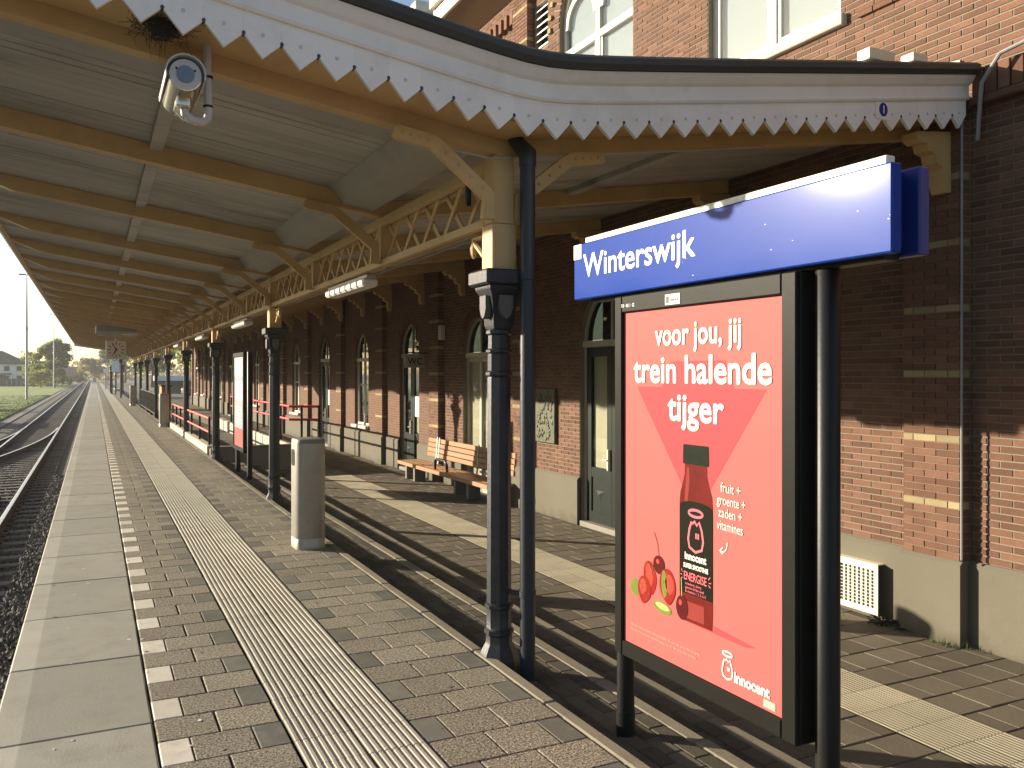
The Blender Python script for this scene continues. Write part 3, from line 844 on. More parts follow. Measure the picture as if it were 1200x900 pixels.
def arch_ring(b, yc, zs, r0_, r1_, x0, x1, n=16, a0=0, a1=PI):
    for i in range(n):
        t0, t1 = a0 + (a1 - a0) * i / n, a0 + (a1 - a0) * (i + 1) / n
        poly = [(yc + q * math.cos(t), zs + q * math.sin(t)) for q, t in ((r0_, t0), (r1_, t0), (r1_, t1), (r0_, t1))]
        b.prism(poly, lambda u, v, k: (x0 if k == 0 else x1, u, v))
def disc_pane(yc, zs, r, x, n=16):
    return MB().prism([(yc + r * math.cos(PI * i / n), zs + r * math.sin(PI * i / n)) for i in range(n + 1)], lambda u, v, k: (x + .006 * k, u, v))
def opening(o, i):
    yc, w, z0, zs, arch, kd = o; r = w / 2; xf = XW + .075
    frame_m = M['winwhite'] if kd in ('window', 'upper_arch', 'upper_square') else M['wingrey']
    is_door = z0 < 0
    part = MB()
    f = .055
    y0, y1 = yc - r, yc + r
    part.box(xf, xf + .07, y0, y0 + f, z0, zs); part.box(xf, xf + .07, y1 - f, y1, z0, zs)
    if arch: arch_ring(part, yc, zs, r - f, r, xf, xf + .07)
    if kd in ('slot',):
        return
    if not arch: part.box(xf, xf + .07, y0 + f * .9, y1 - f * .9, zs - f, zs - .001)
    if kd == 'louvre':
        b = MB()
        for k in range(6):
            z = z0 + (zs - z0) * (k + .3) / 6
            b.add([(XW - .0, y0, z), (XW - .0, y1, z), (XW + .07, y1, z + .07), (XW + .07, y0, z + .07), (XW - .0, y0, z - .02), (XW - .0, y1, z - .02), (XW + .07, y1, z + .05), (XW + .07, y0, z + .05)],
                  [(0, 1, 2, 3), (4, 7, 6, 5), (0, 4, 5, 1), (2, 6, 7, 3), (0, 3, 7, 4), (1, 5, 6, 2)])
        p = b.build('louvre', M['lampwhite'], bld); MB().box(XW + .12, XW + .13, y0, y1, z0, zs).build('backing', M['dark'], p)
        return
    root = part.build('door' if is_door else 'window', frame_m, bld)
    if kd.startswith('upper'):
        b = MB()
        b.box(xf - .005, xf + .075, yc - .045, yc + .045, z0 + f, zs + (r - f if arch else -f))
        b.box(xf, xf + .07, y0 + f, y1 - f, z0, z0 + f)
        if arch:
            zt = 6.72; b.box(xf - .01, xf + .08, y0 + f, yc - .047, zt - .05, zt + .05); b.box(xf - .01, xf + .08, yc + .047, y1 - f, zt - .05, zt + .05)
            for s_ in (-1, 1): arch_ring(b, yc + s_ * (r + .0) / 2, 7.1, r / 2 - .13, r / 2 - .05, xf + .0, xf + .072, 12)
        # sash rails
        for s_ in (-1, 1):
            ya, yb = (y0 + f, yc - .05) if s_ < 0 else (yc + .05, y1 - f)
            zt_ = 6.66 if arch else zs - f
            b.box(xf + .012, xf + .06, ya, ya + .05, z0 + f, zt_); b.box(xf + .012, xf + .06, yb - .05, yb, z0 + f, zt_)
            b.box(xf + .012, xf + .06, ya + .05, yb - .05, z0 + f, z0 + f + .06)
        b.build('frame', frame_m, root)
        MB().box(xf + .03, xf + .036, y0 + .02, y1 - .02, z0 + .02, zs + (0 if arch else -.02)).build('pane', M['glass'], root)
        if arch: disc_pane(yc, zs, r - .02, xf + .03).build('pane', M['glass'], root)
        MB().box(xf + .075, xf + .08, y0 + .03, y1 - .03, z0, zs - .02).build('curtain', M['blind_sky_tint'], root)  # blue-grey colour carries the painted sky reflection
        if arch: disc_pane(yc, zs - .02, r - .03, xf + .076).build('curtain', M['blind_sky_tint'], root)
        MB().cbox(XW - .07, xf + .01, y0 - .08, y1 + .08, z0 - .11, z0 - .001, .01).build('sill', M['stone'], root)
        if kd == 'upper_square': MB().box(xf + .10, xf + .11, y1 - .55, y1 - .22, z0 + .05, z0 + .42).build('paper', M['signwhite'], root)
        return
    # ground floor: transom and fanlight
    b = MB(); b.box(xf - .03, xf + .09, y0 + f * 0, y1, zs - .10, zs - .01); b.build('transom', frame_m, root)
    b = MB(); b.box(xf + .01, xf + .06, yc - .022, yc + .022, zs - .008, zs + r - f); b.build('fanlight_bar', frame_m, root)
    disc_pane(yc, zs, r - .03, xf + .03).build('pane', M['glass_dark'], root)
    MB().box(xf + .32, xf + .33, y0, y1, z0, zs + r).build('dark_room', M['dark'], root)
    zt = zs - .10
    if kd in ('green', 'wc'):
        zb = z0 + .06
        MB().cbox(XW - .02, xf + .05, y0, y1, z0 - .02, z0 + .06, .006).build('threshold', M['greywall'], root)
        n = 2
        for k in range(n):
            ya = y0 + f + (w - 2 * f) * k / n + .004; yb = y0 + f + (w - 2 * f) * (k + 1) / n - .004
            lf = MB(); st = .12
            lf.box(xf + .01, xf + .06, ya, ya + st, zb, zt - .005); lf.box(xf + .01, xf + .06, yb - st, yb, zb, zt - .005)
            lf.box(xf + .01, xf + .06, ya + st, yb - st, zt - .14, zt - .005); lf.box(xf + .01, xf + .06, ya + st, yb - st, zb, zb + .16)
            lf.box(xf + .012, xf + .058, ya + st, yb - st, zb + .66, zb + .80); lf.box(xf + .03, xf + .05, ya + st, yb - st, zb + .16, zb + .66)
            lf.build('leaf', M['green'], root)
            ym = (ya + yb) / 2; zm = zb + .41; q = .10
            d = MB(); d.add([(xf + .03, ym - q, zm + .06), (xf + .03, ym + q, zm + .06), (xf + .03, ym, zm - .12), (xf - .0, ym, zm + .01)], [(0, 1, 3), (1, 2, 3), (2, 0, 3)])
            d.build('panel_boss', M['boss'], root)
            MB().box(xf + .03, xf + .034, ya + st, yb - st, zb + .80, zt - .14).build('pane', M['glass'], root)
            if kd == 'green' or k == 0:
                MB().box(xf + .06, xf + .065, ya + st - .01, yb - st + .01, zb + .80, zt - .14).build('blind', M['curtain'], root)
        if kd == 'wc': MB().box(xf + .022, xf + .026, y0 + f + .16, yc - .14, z0 + 1.25, z0 + 1.72).build('notice', M['signwhite'], root)
        MB().cbox(xf - .035, xf + .01, yc + .03, yc + .07, z0 + .85, z0 + 1.15, .008).build('handle', M['cream'], root)
        MB().tube([(xf - .02, yc + .05, z0 + 1.0), (xf - .05, yc + .05, z0 + 1.0), (xf - .05, yc + .15, z0 + 1.0)], .01, 8).build('handle', M['steel'], root)
    elif kd == 'curtain':
        b = MB(); b.box(xf + .005, xf + .065, yc - .04, yc + .04, z0, zt); 
        for ya, yb in ((y0 + f, yc - .04), (yc + .04, y1 - f)):
            b.box(xf + .015, xf + .055, ya, yb, zt - .09, zt - .01); b.box(xf + .015, xf + .055, ya, yb, z0, z0 + .12)
        b.build('leaf', frame_m, root)
        MB().box(xf + .03, xf + .034, y0 + f, y1 - f, z0 + .1, zt).build('pane', M['glass'], root)
        MB().box(xf + .07, xf + .075, y0 + f, y1 - f, z0, zt).build('curtain', M['curtain'], root)
    else:
        b = MB(); b.box(xf + .005, xf + .065, yc - .03, yc + .03, z0 + f, zt); b.box(xf, xf + .07, y0 + f, y1 - f, z0, z0 + f)
        for ya, yb in ((y0 + f, yc - .03), (yc + .03, y1 - f)):
            b.box(xf + .015, xf + .05, ya, ya + .04, z0 + f, zt); b.box(xf + .015, xf + .05, yb - .04, yb, z0 + f, zt)
            b.box(xf + .016, xf + .049, ya + .04, yb - .04, z0 + 1.05, z0 + 1.10)
        b.build('sash', frame_m, root)
        MB().box(xf + .03, xf + .034, y0 + f, y1 - f, z0 + f, zt).build('pane', M['glass'], root)
        MB().cbox(XW - .10, xf + .01, y0 - .05, y1 + .05, z0 - .08, z0 - .002, .01).build('sill', M['winwhite'], root)
        MB().box(xf + .09, xf + .095, y0 + f, yc - .1, z0 + .1, zt).build('curtain', M['curtain'], root)
for i, o in enumerate(OP + UP): opening(o, i)
MB().box(XW + .14, XW + .15, 3.2 - .2, 3.2 + .2, 6.1, 6.65).build('slot_backing', M['dark'], bld)
# upper details: eave, soffit, barge board, string courses, side cornice, white bay
b = MB(); b.add([(5.86, 1, 8.52), (5.86, 15.1, 8.52), (XW, 15.1, 8.25), (XW, 1, 8.25), (5.86, 1, 8.60), (5.86, 15.1, 8.60), (XW, 15.1, 8.60), (XW, 1, 8.60)],
               [(0, 1, 2, 3), (4, 7, 6, 5), (0, 4, 5, 1), (1, 5, 6, 2), (2, 6, 7, 3), (0, 3, 7, 4)]); b.build('eave_soffit', M['soffit'], bld)
b = MB(); b.cbox(5.79, 5.855, .9, 15.16, 8.44, 8.86, .01); b.cbox(5.70, 5.785, .9, 15.2, 8.72, 8.90, .01); b.build('barge_board', M['winwhite'], bld)
b = MB(); b.add([(5.78, 15.105, 8.46), (XW, 15.105, 8.18), (XW, 15.105, 8.34), (5.78, 15.105, 8.7), (5.78, 15.18, 8.46), (XW, 15.18, 8.18), (XW, 15.18, 8.34), (5.78, 15.18, 8.7)],
               [(0, 1, 2, 3), (4, 7, 6, 5), (0, 4, 5, 1), (1, 5, 6, 2), (2, 6, 7, 3), (0, 3, 7, 4)]); b.build('barge_board', M['winwhite'], bld)
b = MB()
for y in np.arange(12.95, 15.0, .22): b.cbox(XW - .10, XW - .006, y, y + .11, 7.75, 7.98, .005)
o = b.build('dentil', M['brick'], bld); o["kind"] = 'stuff'
b = MB(); b.face([(5.7, .9, 8.9), (5.7, 15.2, 8.9), (11, 15.2, 12.5), (11, .9, 12.5)]); b.build('roof', M['rooftile'], bld)
for z, y0, y1 in ((5.16, -3, 5.75), (4.93, -3, 4.3)):
    b = MB()
    yy = y0
    while yy < y1: b.cbox(XW - .035, XW - .006, yy, min(yy + .212, y1), z, z + .052, .004, random.uniform(.01, 1)); yy += .22
    o = b.build('string_course', M['brick'], bld); o["kind"] = 'stuff'
b = MB()
for i in range(70): b.cbox(XW - .09, XW - .008, 4.55 - .11 * i - .095, 4.55 - .11 * i, 4.06, 4.28, .004, random.uniform(.01, 1))
o = b.build('soldier_course', M['brick'], bld); o["kind"] = 'stuff'
b = MB(); b.cbox(XW - .12, XW + .0, -3, 4.56, 3.985, 4.05, .012); b.build('ledge', M['brick'], bld)
b = MB(); b.add([(XW - .03, 4.7, 4.3), (XW - .03, 5.9, 4.34), (XW - .03, 5.9, 4.62), (XW - .03, 4.7, 4.42), (XW - .02, 4.7, 4.3), (XW - .02, 5.9, 4.34), (XW - .02, 5.9, 4.62), (XW - .02, 4.7, 4.42)],
               [(0, 1, 2, 3), (4, 7, 6, 5), (0, 4, 5, 1), (2, 6, 7, 3), (0, 3, 7, 4), (1, 5, 6, 2)]); b.build('flashing', M['lead'], bld)
bay = MB(); bay.box(5.95, XW, 16.2, 18.0, 4.6, 9.0)
bp_ = bay.build('window_bay', M['winwhite'], bld)
MB().cbox(5.70, XW, 15.95, 18.3, 9.0, 9.22, .02).build('cornice', M['winwhite'], bp_)
MB().box(6.05, XW - .1, 16.17, 16.195, 7.0, 8.75).build('pane', M['glass'], bp_)
MB().box(5.92, 5.945, 16.35, 17.85, 7.0, 8.75).build('pane', M['glass'], bp_)
bb = MB(); bb.cbox(5.90, 6.0, 16.1, 16.2, 4.6, 9.0, .01); bb.cbox(6.2, 6.24, 16.14, 16.2, 7.0, 8.8, .006); bb.build('frame', M['winwhite'], bp_)

# ------------------------------------------------------------------ platform canopy
XC = 2.38
can = thing('platform_canopy', 'long ochre timber platform canopy with a white scalloped fascia on cast iron columns', 'canopy', (XC, 5.05, 0))
XV, SL = 2.42, .15
XEV, XWE = -1.2, 6.32
YC0, YC1 = 4.60, 65.0
def zr(x): return 3.24 + SL * abs(x - XC)
def zf(x): return 3.215 + SL * (math.sqrt((x - XV) ** 2 + .22 ** 2))
subs = [5.05, 7.50, 10.15]
colY = [5.05] + [12.79 + 6.66 * i for i in range(8)]
y = 12.79
while y < YC1 - .5: subs.append(y); y += 2.22
# rafters
def rafter(y, w=.11, dep=.15):
    for side in (-1, 1):
        x0, x1 = (-.75, XC) if side < 0 else (XC, XWE)
        b = MB(); za, zb = zr(x0), zr(x1)
        b.add([(x0, y - w / 2, za), (x1, y - w / 2, zb), (x1, y + w / 2, zb), (x0, y + w / 2, za), (x0, y - w / 2, za + dep), (x1, y - w / 2, zb + dep), (x1, y + w / 2, zb + dep), (x0, y + w / 2, za + dep)],
              [(0, 3, 2, 1), (4, 5, 6, 7), (0, 1, 5, 4), (3, 7, 6, 2), (0, 4, 7, 3), (1, 2, 6, 5)])
        if side < 0:                        # tapered rafter tail
            xt, zt = XEV + .065, zr(XEV + .065) + .105
            b.add([(x0, y - w / 2, za), (x0, y + w / 2, za), (x0, y + w / 2, za + dep), (x0, y - w / 2, za + dep), (xt, y - w / 2, zt), (xt, y + w / 2, zt), (xt, y + w / 2, zt + dep - .105), (xt, y - w / 2, zt + dep - .105)], [(0, 1, 5, 4), (3, 7, 6, 2), (0, 4, 7, 3), (1, 2, 6, 5), (4, 5, 6, 7)])
        b.build('rafter', M['yellow'], can)
for y in subs: rafter(y)
# ceiling boards along X, purlins along Y
def plank(x0, x1, y, w, th, lift):
    za, zb = zr(x0) + lift, zr(x1) + lift
    return [(x0, y, za), (x1, y, zb), (x1, y + w, zb), (x0, y + w, za), (x0, y, za + th), (x1, y, zb + th), (x1, y + w, zb + th), (x0, y + w, za + th)]
PF = [(0, 3, 2, 1), (4, 5, 6, 7), (0, 1, 5, 4), (3, 7, 6, 2), (0, 4, 7, 3), (1, 2, 6, 5)]
n_single = 0; rest = MB(); PWD = .125
yy = 4.66
while yy < YC1:
    for side in (-1, 1):
        x0, x1 = (XEV, XC) if side < 0 else (XC, XWE)
        gp = random.choice((.0015, .0015, .002, .003, .005, .013)); v = plank(x0, x1, yy + gp / 2, PWD - gp, .022, .152 + random.uniform(0, .0025))
        if n_single < 290 and (yy < 23):
            b = MB(); b.add(v, PF); b.build('ceiling_board', M['ceil'], can); n_single += 1
        else: rest.add(v, PF, random.uniform(.01, 1))
    yy += PWD
o = rest.build('ceiling_board', M['ceil'], can); o["kind"] = 'stuff'
edges = sorted(subs) + [YC1]
for xp in (.45, 4.3):
    for a, c in zip(edges, edges[1:]):
        z = zr(xp) + .10
        MB().box(xp - .05, xp + .05, a + .055, c - .055, z, z + .055).build('purlin', M['ceil'], can)
# roof skin above
b = MB()
for side in (-1, 1):
    x0, x1 = (XEV - .02, XC) if side < 0 else (XC, XW + .0)
    v = plank(x0, x1, YC0 + .03, YC1 - YC0, .03, .22); b.add(v, PF)
b.build('roof_deck', M['zinc'], can)
# box gutter below the valley
b = MB()
prof = [(1.86, zr(1.86) + .15), (1.97, 3.335), (2.25, 3.29), (2.25, zr(2.25) + .149), ]
for a, c in zip(edges, edges[1:]):
    b.prism(prof, lambda u, v, k, a=a, c=c: (u, a + .056 if k == 0 else c - .056, v))
b.build('gutter_box', M['gutter_paint'], can)
# end beam and soffit boards behind the front fascia
b = MB()
for side in (-1, 1):
    x0, x1 = (XEV, XC) if side < 0 else (XC, XWE)
    b.add(plank(x0, x1, 4.63, .36, .03, .1), PF)
b.build('end_soffit', M['yellow'], can)
# front fascia boards
P_ = .195
xs = XV + .0 - P_ * 19 + .03
nb = 0
holes = MB(); keys = MB()
while xs < XWE - .02:
    xa, xb = xs, min(xs + P_, XWE); xm = (xa + xb) / 2
    if xb > XEV + .02:
        poly = [(xa + .0003, zf(xa) + .25), (xa + .0003, zf(xa) + .115), (xm, zf(xm) + .015), (xb - .0003, zf(xb) + .115), (xb - .0003, zf(xb) + .25)]
        MB().prism(poly, lambda u, v, k: (u, 4.572 + .026 * k, v)).build('fascia_board', M['white'], can)
        zc = zf(xm) + .135
        holes.prism([(xm + .011 * math.cos(a), zc + .011 * math.sin(a)) for a in np.linspace(0, 2 * PI, 10, endpoint=False)], lambda u, v, k: (u, 4.5705 + .004 * k, v))
        zk = zf(xa) + .118
        keys.prism([(xa + .010 * math.cos(a), zk + .012 * math.sin(a)) for a in np.linspace(0, 2 * PI, 8, endpoint=False)], lambda u, v, k: (u, 4.570 + .03 * k, v))
    xs += P_
o = holes.build('drill_mark', M['paint_dent'], can); o["kind"] = 'stuff'
o = keys.build('keyhole_shade', M['zinc'], can); o["kind"] = 'stuff'  # dark discs paint the shade inside the keyhole notches
def fascia_strip(prof, m, name, x0=XEV - .06, x1=XWE + .02, n=48):
    b = MB(); xs_ = np.linspace(x0, x1, n)
    for a, c in zip(xs_, xs_[1:]):
        for (y0_, z0_), (y1_, z1_) in zip(prof, prof[1:] + prof[:1]):
            b.face([(a, y0_, zf(a) + z0_), (c, y0_, zf(c) + z0_), (c, y1_, zf(c) + z1_), (a, y1_, zf(a) + z1_)])
    for x in (x0, x1): b.face([(x, yy, zf(x) + zz) for yy, zz in prof])
    return b.build(name, m, can)
fascia_strip([(4.555, .236), (4.545, .25), (4.552, .268), (4.560, .27), (4.560, .345), (4.535, .36), (4.51, .395), (4.50, .42), (4.62, .42), (4.62, .236)], M['white'], 'fascia_moulding')
fascia_strip([(4.47, .425), (4.45, .45), (4.455, .49), (4.49, .515), (4.60, .515), (4.66, .50), (4.66, .425)], M['zinc'], 'gutter')
for x, w in ((5.32, .17), (5.72, .10)):
    MB().cbox(x - w, x + w * .6, 4.50, 4.62, zf(x) + .515, zf(x) + .60 - (.02 if w < .12 else 0), .006).build('vent_box', M['cream'], can)
MB().box(5.29, 5.45, 4.5665, 4.5695, zf(5.35) + .10, zf(5.35) + .235).build('sticker', M['signwhite'], can)
st = MB().prism([(5.37 + .045 * math.cos(a), zf(5.35) + .175 + .052 * math.sin(a)) for a in np.linspace(0, 2 * PI, 20, endpoint=False)], lambda u, v, k: (u, 4.5645 + .002 * k, v)).build('sticker_disc', M['blue'], can)
MB().box(5.366, 5.376, 4.5615, 4.563, zf(5.35) + .145, zf(5.35) + .205).build('sticker_mark', M['signwhite'], can)
# eave fascia on the track side
b = MB()
yy = YC0
while yy < YC1:
    ze = zr(XEV)
    poly = [(yy, ze + .30), (yy, ze + .18), (yy + P_ / 2, ze + .10), (yy + P_, ze + .18), (yy + P_, ze + .30)]
    b.prism(poly, lambda u, v, k: (XEV - .03 + .026 * k, u, v)); yy += P_
o = b.build('eave_fascia', M['white'], can); o["kind"] = 'stuff'
b = MB(); b.box(XEV - .12, XEV - .034, YC0 - .1, YC1, zr(XEV) + .30, zr(XEV) + .38); b.build('eave_gutter', M['zinc'], can)
b = MB(); b.box(XEV, XEV + .06, YC0 + .03, YC1, zr(XEV) + .105, zr(XEV) + .15); b.build('eave_beam', M['yellow'], can)
b = MB(); b.box(XEV, XWE, YC1 - .03, YC1, 3.1, 4.2)
b = MB()
for side in (-1, 1):
    x0, x1 = (XEV, XC) if side < 0 else (XC, XWE); b.add(plank(x0, x1, YC1, .03, .34, -.06), PF)
b.build('end_fascia', M['white'], can)
# girder
ZG0, ZG1 = 2.80, 3.235
b = MB()
for z0, z1 in ((ZG0, ZG0 + .058), (ZG1 - .075, ZG1)):
    for s_ in (-1, 1):
        bb = MB(); bb.cbox(XC + s_ * .012 + (0 if s_ > 0 else -.05), XC + s_ * .012 + (.05 if s_ > 0 else 0), 5.16, YC1 - .3, z0, z1, .004)
        bb.build('girder_chord', M['yellow'], can)
nl = 0; rest = MB()
posts = subs
for a, c in zip(posts, posts[1:] + [YC1 - .3]):
    if c - a < .5: continue
    ya, yb = a + .09, c - .07; z0, z1 = ZG0 + .03, ZG1 - .04
    span = .40; n = max(3, round((yb - ya) / .44)); stp = (yb - ya) / n
    for i in range(-1, n + 1):
        for dr in (1, -1):
            p0, p1 = ya + stp * (i + .5) - dr * span / 2, ya + stp * (i + .5) + dr * span / 2
            t0, t1 = 0.0, 1.0
            lo, hi = min(p0, p1), max(p0, p1)
            if hi < ya or lo > yb: continue
            f0 = lambda t: p0 + (p1 - p0) * t
            ts = [t for t in np.linspace(0, 1, 41) if ya <= f0(t) <= yb]
            if len(ts) < 4: continue
            t0, t1 = ts[0], ts[-1]
            P0 = (XC + dr * .008, f0(t0), z0 + (z1 - z0) * t0); P1 = (XC + dr * .008, f0(t1), z0 + (z1 - z0) * t1)
            if nl < 300: bb = MB(); bb.bar(P0, P1, .012, .032, (1, 0, 0)) if False else bb.bar(P0, P1, .042, .012, (1, 0, 0)); bb.build('lattice_bar', M['yellow'], can); nl += 1
            else: rest.bar(P0, P1, .042, .012, (1, 0, 0))
if rest.v: o = rest.build('lattice_bar', M['yellow'], can); o["kind"] = 'stuff'
for i, y in enumerate(posts):
    iscol = any(abs(y - c) < .01 for c in colY)
    w = .16 if iscol else .09
    if not iscol: MB().cbox(XC - .05, XC + .05, y - w / 2, y + w / 2, ZG0, ZG1 + .01, .006).build('girder_post', M['yellow'], can)
    for side in (-1, 1):
        b = MB(); sx = side
        pts = [(XC + sx * .115, ZG0 + .02), (XC + sx * .115, ZG0 + .17), (XC + sx * .44, zr(XC + sx * .44) - .075), (XC + sx * .49, zr(XC + sx * .49) - .048), (XC + sx * .72, zr(XC + sx * .72) - .046)]
        yo = y - .075; L_, R_ = [], []; hw = .043
        for k in range(len(pts)):
            a_, c_ = pts[max(k - 1, 0)], pts[min(k + 1, len(pts) - 1)]
            dx, dz = c_[0] - a_[0], c_[1] - a_[1]; ln = math.hypot(dx, dz)
            L_.append((pts[k][0] - dz / ln * hw, pts[k][1] + dx / ln * hw)); R_.append((pts[k][0] + dz / ln * hw, pts[k][1] - dx / ln * hw))
        for k in range(len(pts) - 1):
            b.prism([L_[k], L_[k + 1], R_[k + 1], R_[k]], lambda u, v, kk: (u, yo - .025 + .05 * kk, v))
        b.prism([(L_[-1][0], L_[-1][1]), (R_[-1][0], R_[-1][1]), (R_[-1][0] + sx * .03, R_[-1][1] + .02), (L_[-1][0] + sx * .03, L_[-1][1] - .02)] if sx > 0 else [(L_[-1][0], L_[-1][1]), (R_[-1][0], R_[-1][1]), (R_[-1][0] - .03, R_[-1][1] - .02), (L_[-1][0] - .03, L_[-1][1] + .02)], lambda u, v, kk: (u, yo - .024 + .048 * kk, v))
        for t in (.15, .4, .65, .9):
            for p, q in ((pts[1], pts[2]), (pts[3], pts[4])):
                x_, z_ = p[0] + (q[0] - p[0]) * t, p[1] + (q[1] - p[1]) * t
                b.lathe([(.012, 0), (.012, .006), (.006, .011)], 0, 0, 6); nv = 18
                for k in range(len(b.v) - nv, len(b.v)):
                    vx, vy, vz = b.v[k]; b.v[k] = (x_ + vx, yo - .025 - vz, z_ + vy)
        if side < 0 or i in (0,) or y > 12: b.build('strut', M['yellow'], can)
# thin cables clipped under the end beam and along the girder
MB().tube([(XC - .68, 5.05 - .085, zr(XC - .68) - .085), (XC - .1, 4.97, zr(XC) - .03), (XC + .5, 4.98, zr(XC + .5) - .012), (XC + 2.2, 4.98, zr(XC + 2.2) - .012)], .007, 6).build('cable', M['ceil'], can)
MB().tube([(XC + .06, 5.3, ZG0 - .012), (XC + .06, 30, ZG0 - .012), (XC + .06, 60, ZG0 - .012)], .009, 6).build('cable', M['lead'], can)
MB().tube([(XC - .06, 5.42, ZG1 - .06), (XC - .06, 5.42, ZG1 - .25)], .022, 8).build('junction_box', M['black'], can)
# corbels on the wall
for i, y in enumerate([4.78] + subs[1:]):
    b = MB(); z1 = zr(6.3) - .01
    prof = [(6.33, z1 - .50), (6.33, z1), (5.92, z1 - .045), (5.92, z1 - .10), (5.98, z1 - .13), (6.04, z1 - .12), (6.06, z1 - .18), (6.14, z1 - .20), (6.16, z1 - .27), (6.24, z1 - .30), (6.24, z1 - .44), (6.27, z1 - .50)]
    b.prism(prof, lambda u, v, k: (u, y - .07 if k == 0 else y + .07, v)); b.build('corbel', M['yellow'], can)
# columns
def column(y, first):
    s_ = MB()
    R8 = PI / 8
    prof = [(.135, -.13), (.135, -.04), (.13, -.02), (.118, .02), (.092, .07), (.086, .085), (.086, .13)]
    s_.lathe(prof, XC, y, 8, R8)
    col = s_.build('column', M['iron'], can, 30)
    sh = MB(); prof = [(.086, .131), (.097, .14), (.097, .165), (.085, .175), (.082, .18), (.082, .30), (.094, .31), (.094, .33), (.081, .34), (.075, 1.80), (.072, 1.81), (.088, 1.82), (.088, 1.84), (.074, 1.85), (.074, 1.96), (.086, 1.97), (.086, 1.985), (.072, 1.995), (.070, 2.08), (.085, 2.09), (.085, 2.11), (.07, 2.12)]
    sh.lathe(prof, XC, y, 8, R8); sh.build('shaft', M['iron'], col, 30)
    cp = MB(); prof = [(.085, 2.121), (.095, 2.15), (.10, 2.22), (.125, 2.34), (.15, 2.37), (.155, 2.385), (.155, 2.40)]
    cp.lathe([(r * 1.08, z) for r, z in prof], XC, y, 4, PI / 4)
    cp.cbox(XC - .155, XC + .155, y - .155, y + .155, 2.402, 2.50, .012); cp.build('capital', M['iron'], col, 30)
    for dx, dy in ((0, -1), (-1, 0)):
        sd = MB(); sp = [(-.046, 2.335), (.046, 2.335), (.046, 2.25), (.027, 2.205), (0, 2.185), (-.027, 2.205), (-.046, 2.25)]
        if dy: sd.prism(sp, lambda u, v, k: (XC + u, y - .118 + .05 * k, v))
        else: sd.prism(sp, lambda u, v, k: (XC - .118 + .05 * k, y + u, v))
        sd.build('shield', M['iron_grey'], col)
    ps = MB(); ps.cbox(XC - .085, XC + .085, y - .085, y + .085, 2.501, ZG0 - .002, .006); ps.cbox(XC - .075, XC + .075, y - .075, y + .075, ZG0 - .001, zr(XC), .006)
    ps.build('column_post', M['yellow'], col)
    for s2 in (1, -1):
        if s2 < 0 and y < 6: continue
        br = MB(); br.tube([(XC, y + s2 * .09, 2.52 + .05), (XC, y + s2 * .2, 2.60), (XC, y + s2 * .40, 2.74)], .018, 6)
        br.tube([(XC, y + s2 * .09, 2.76), (XC, y + s2 * .42, 2.765)], .016, 6)
        br.tube([(XC, y + s2 * .40, 2.76), (XC, y + s2 * .41, 2.70), (XC, y + s2 * .41, 2.66), (XC, y + s2 * .41, 2.63)], [.016, .03, .024, .008], 8)
        br.tube([(XC, y + s2 * (.16 + .045 * math.cos(a)), 2.69 + .045 * math.sin(a)) for a in np.linspace(0, 5.6, 10)], .010, 6)
        br.build('scroll_bracket', M['yellow'], col)
for i, y in enumerate(colY): column(y, i == 0)
# downpipe at the first column
dp = MB(); px_, py_ = 2.50, 4.875
dp.tube([(px_, py_, -.14), (px_, py_, 3.20)], .05, 18)
dpo = dp.build('downpipe', M['pipe'], can, 40)
for z in (.42, 2.45, 3.18):
    b = MB().lathe([(.053, z - .022), (.056, z - .02), (.056, z + .02), (.053, z + .022)], px_, py_, 18); b.build('pipe_clamp', M['pipe'], dpo, 40)
    if z < 3: MB().bar((px_ - .05, py_ + .02, z), (XC, 5.05, z), .02, .03).build('pipe_bracket', M['iron'], dpo)
MB().tube([(px_, py_, 3.18), (px_, py_, 3.24), (px_ - .03, py_ + .05, 3.30), (px_ - .06, py_ + .10, 3.38)], [.056, .06, .05, .045], 14).build('swan_neck', M['pipe'], dpo, 40)

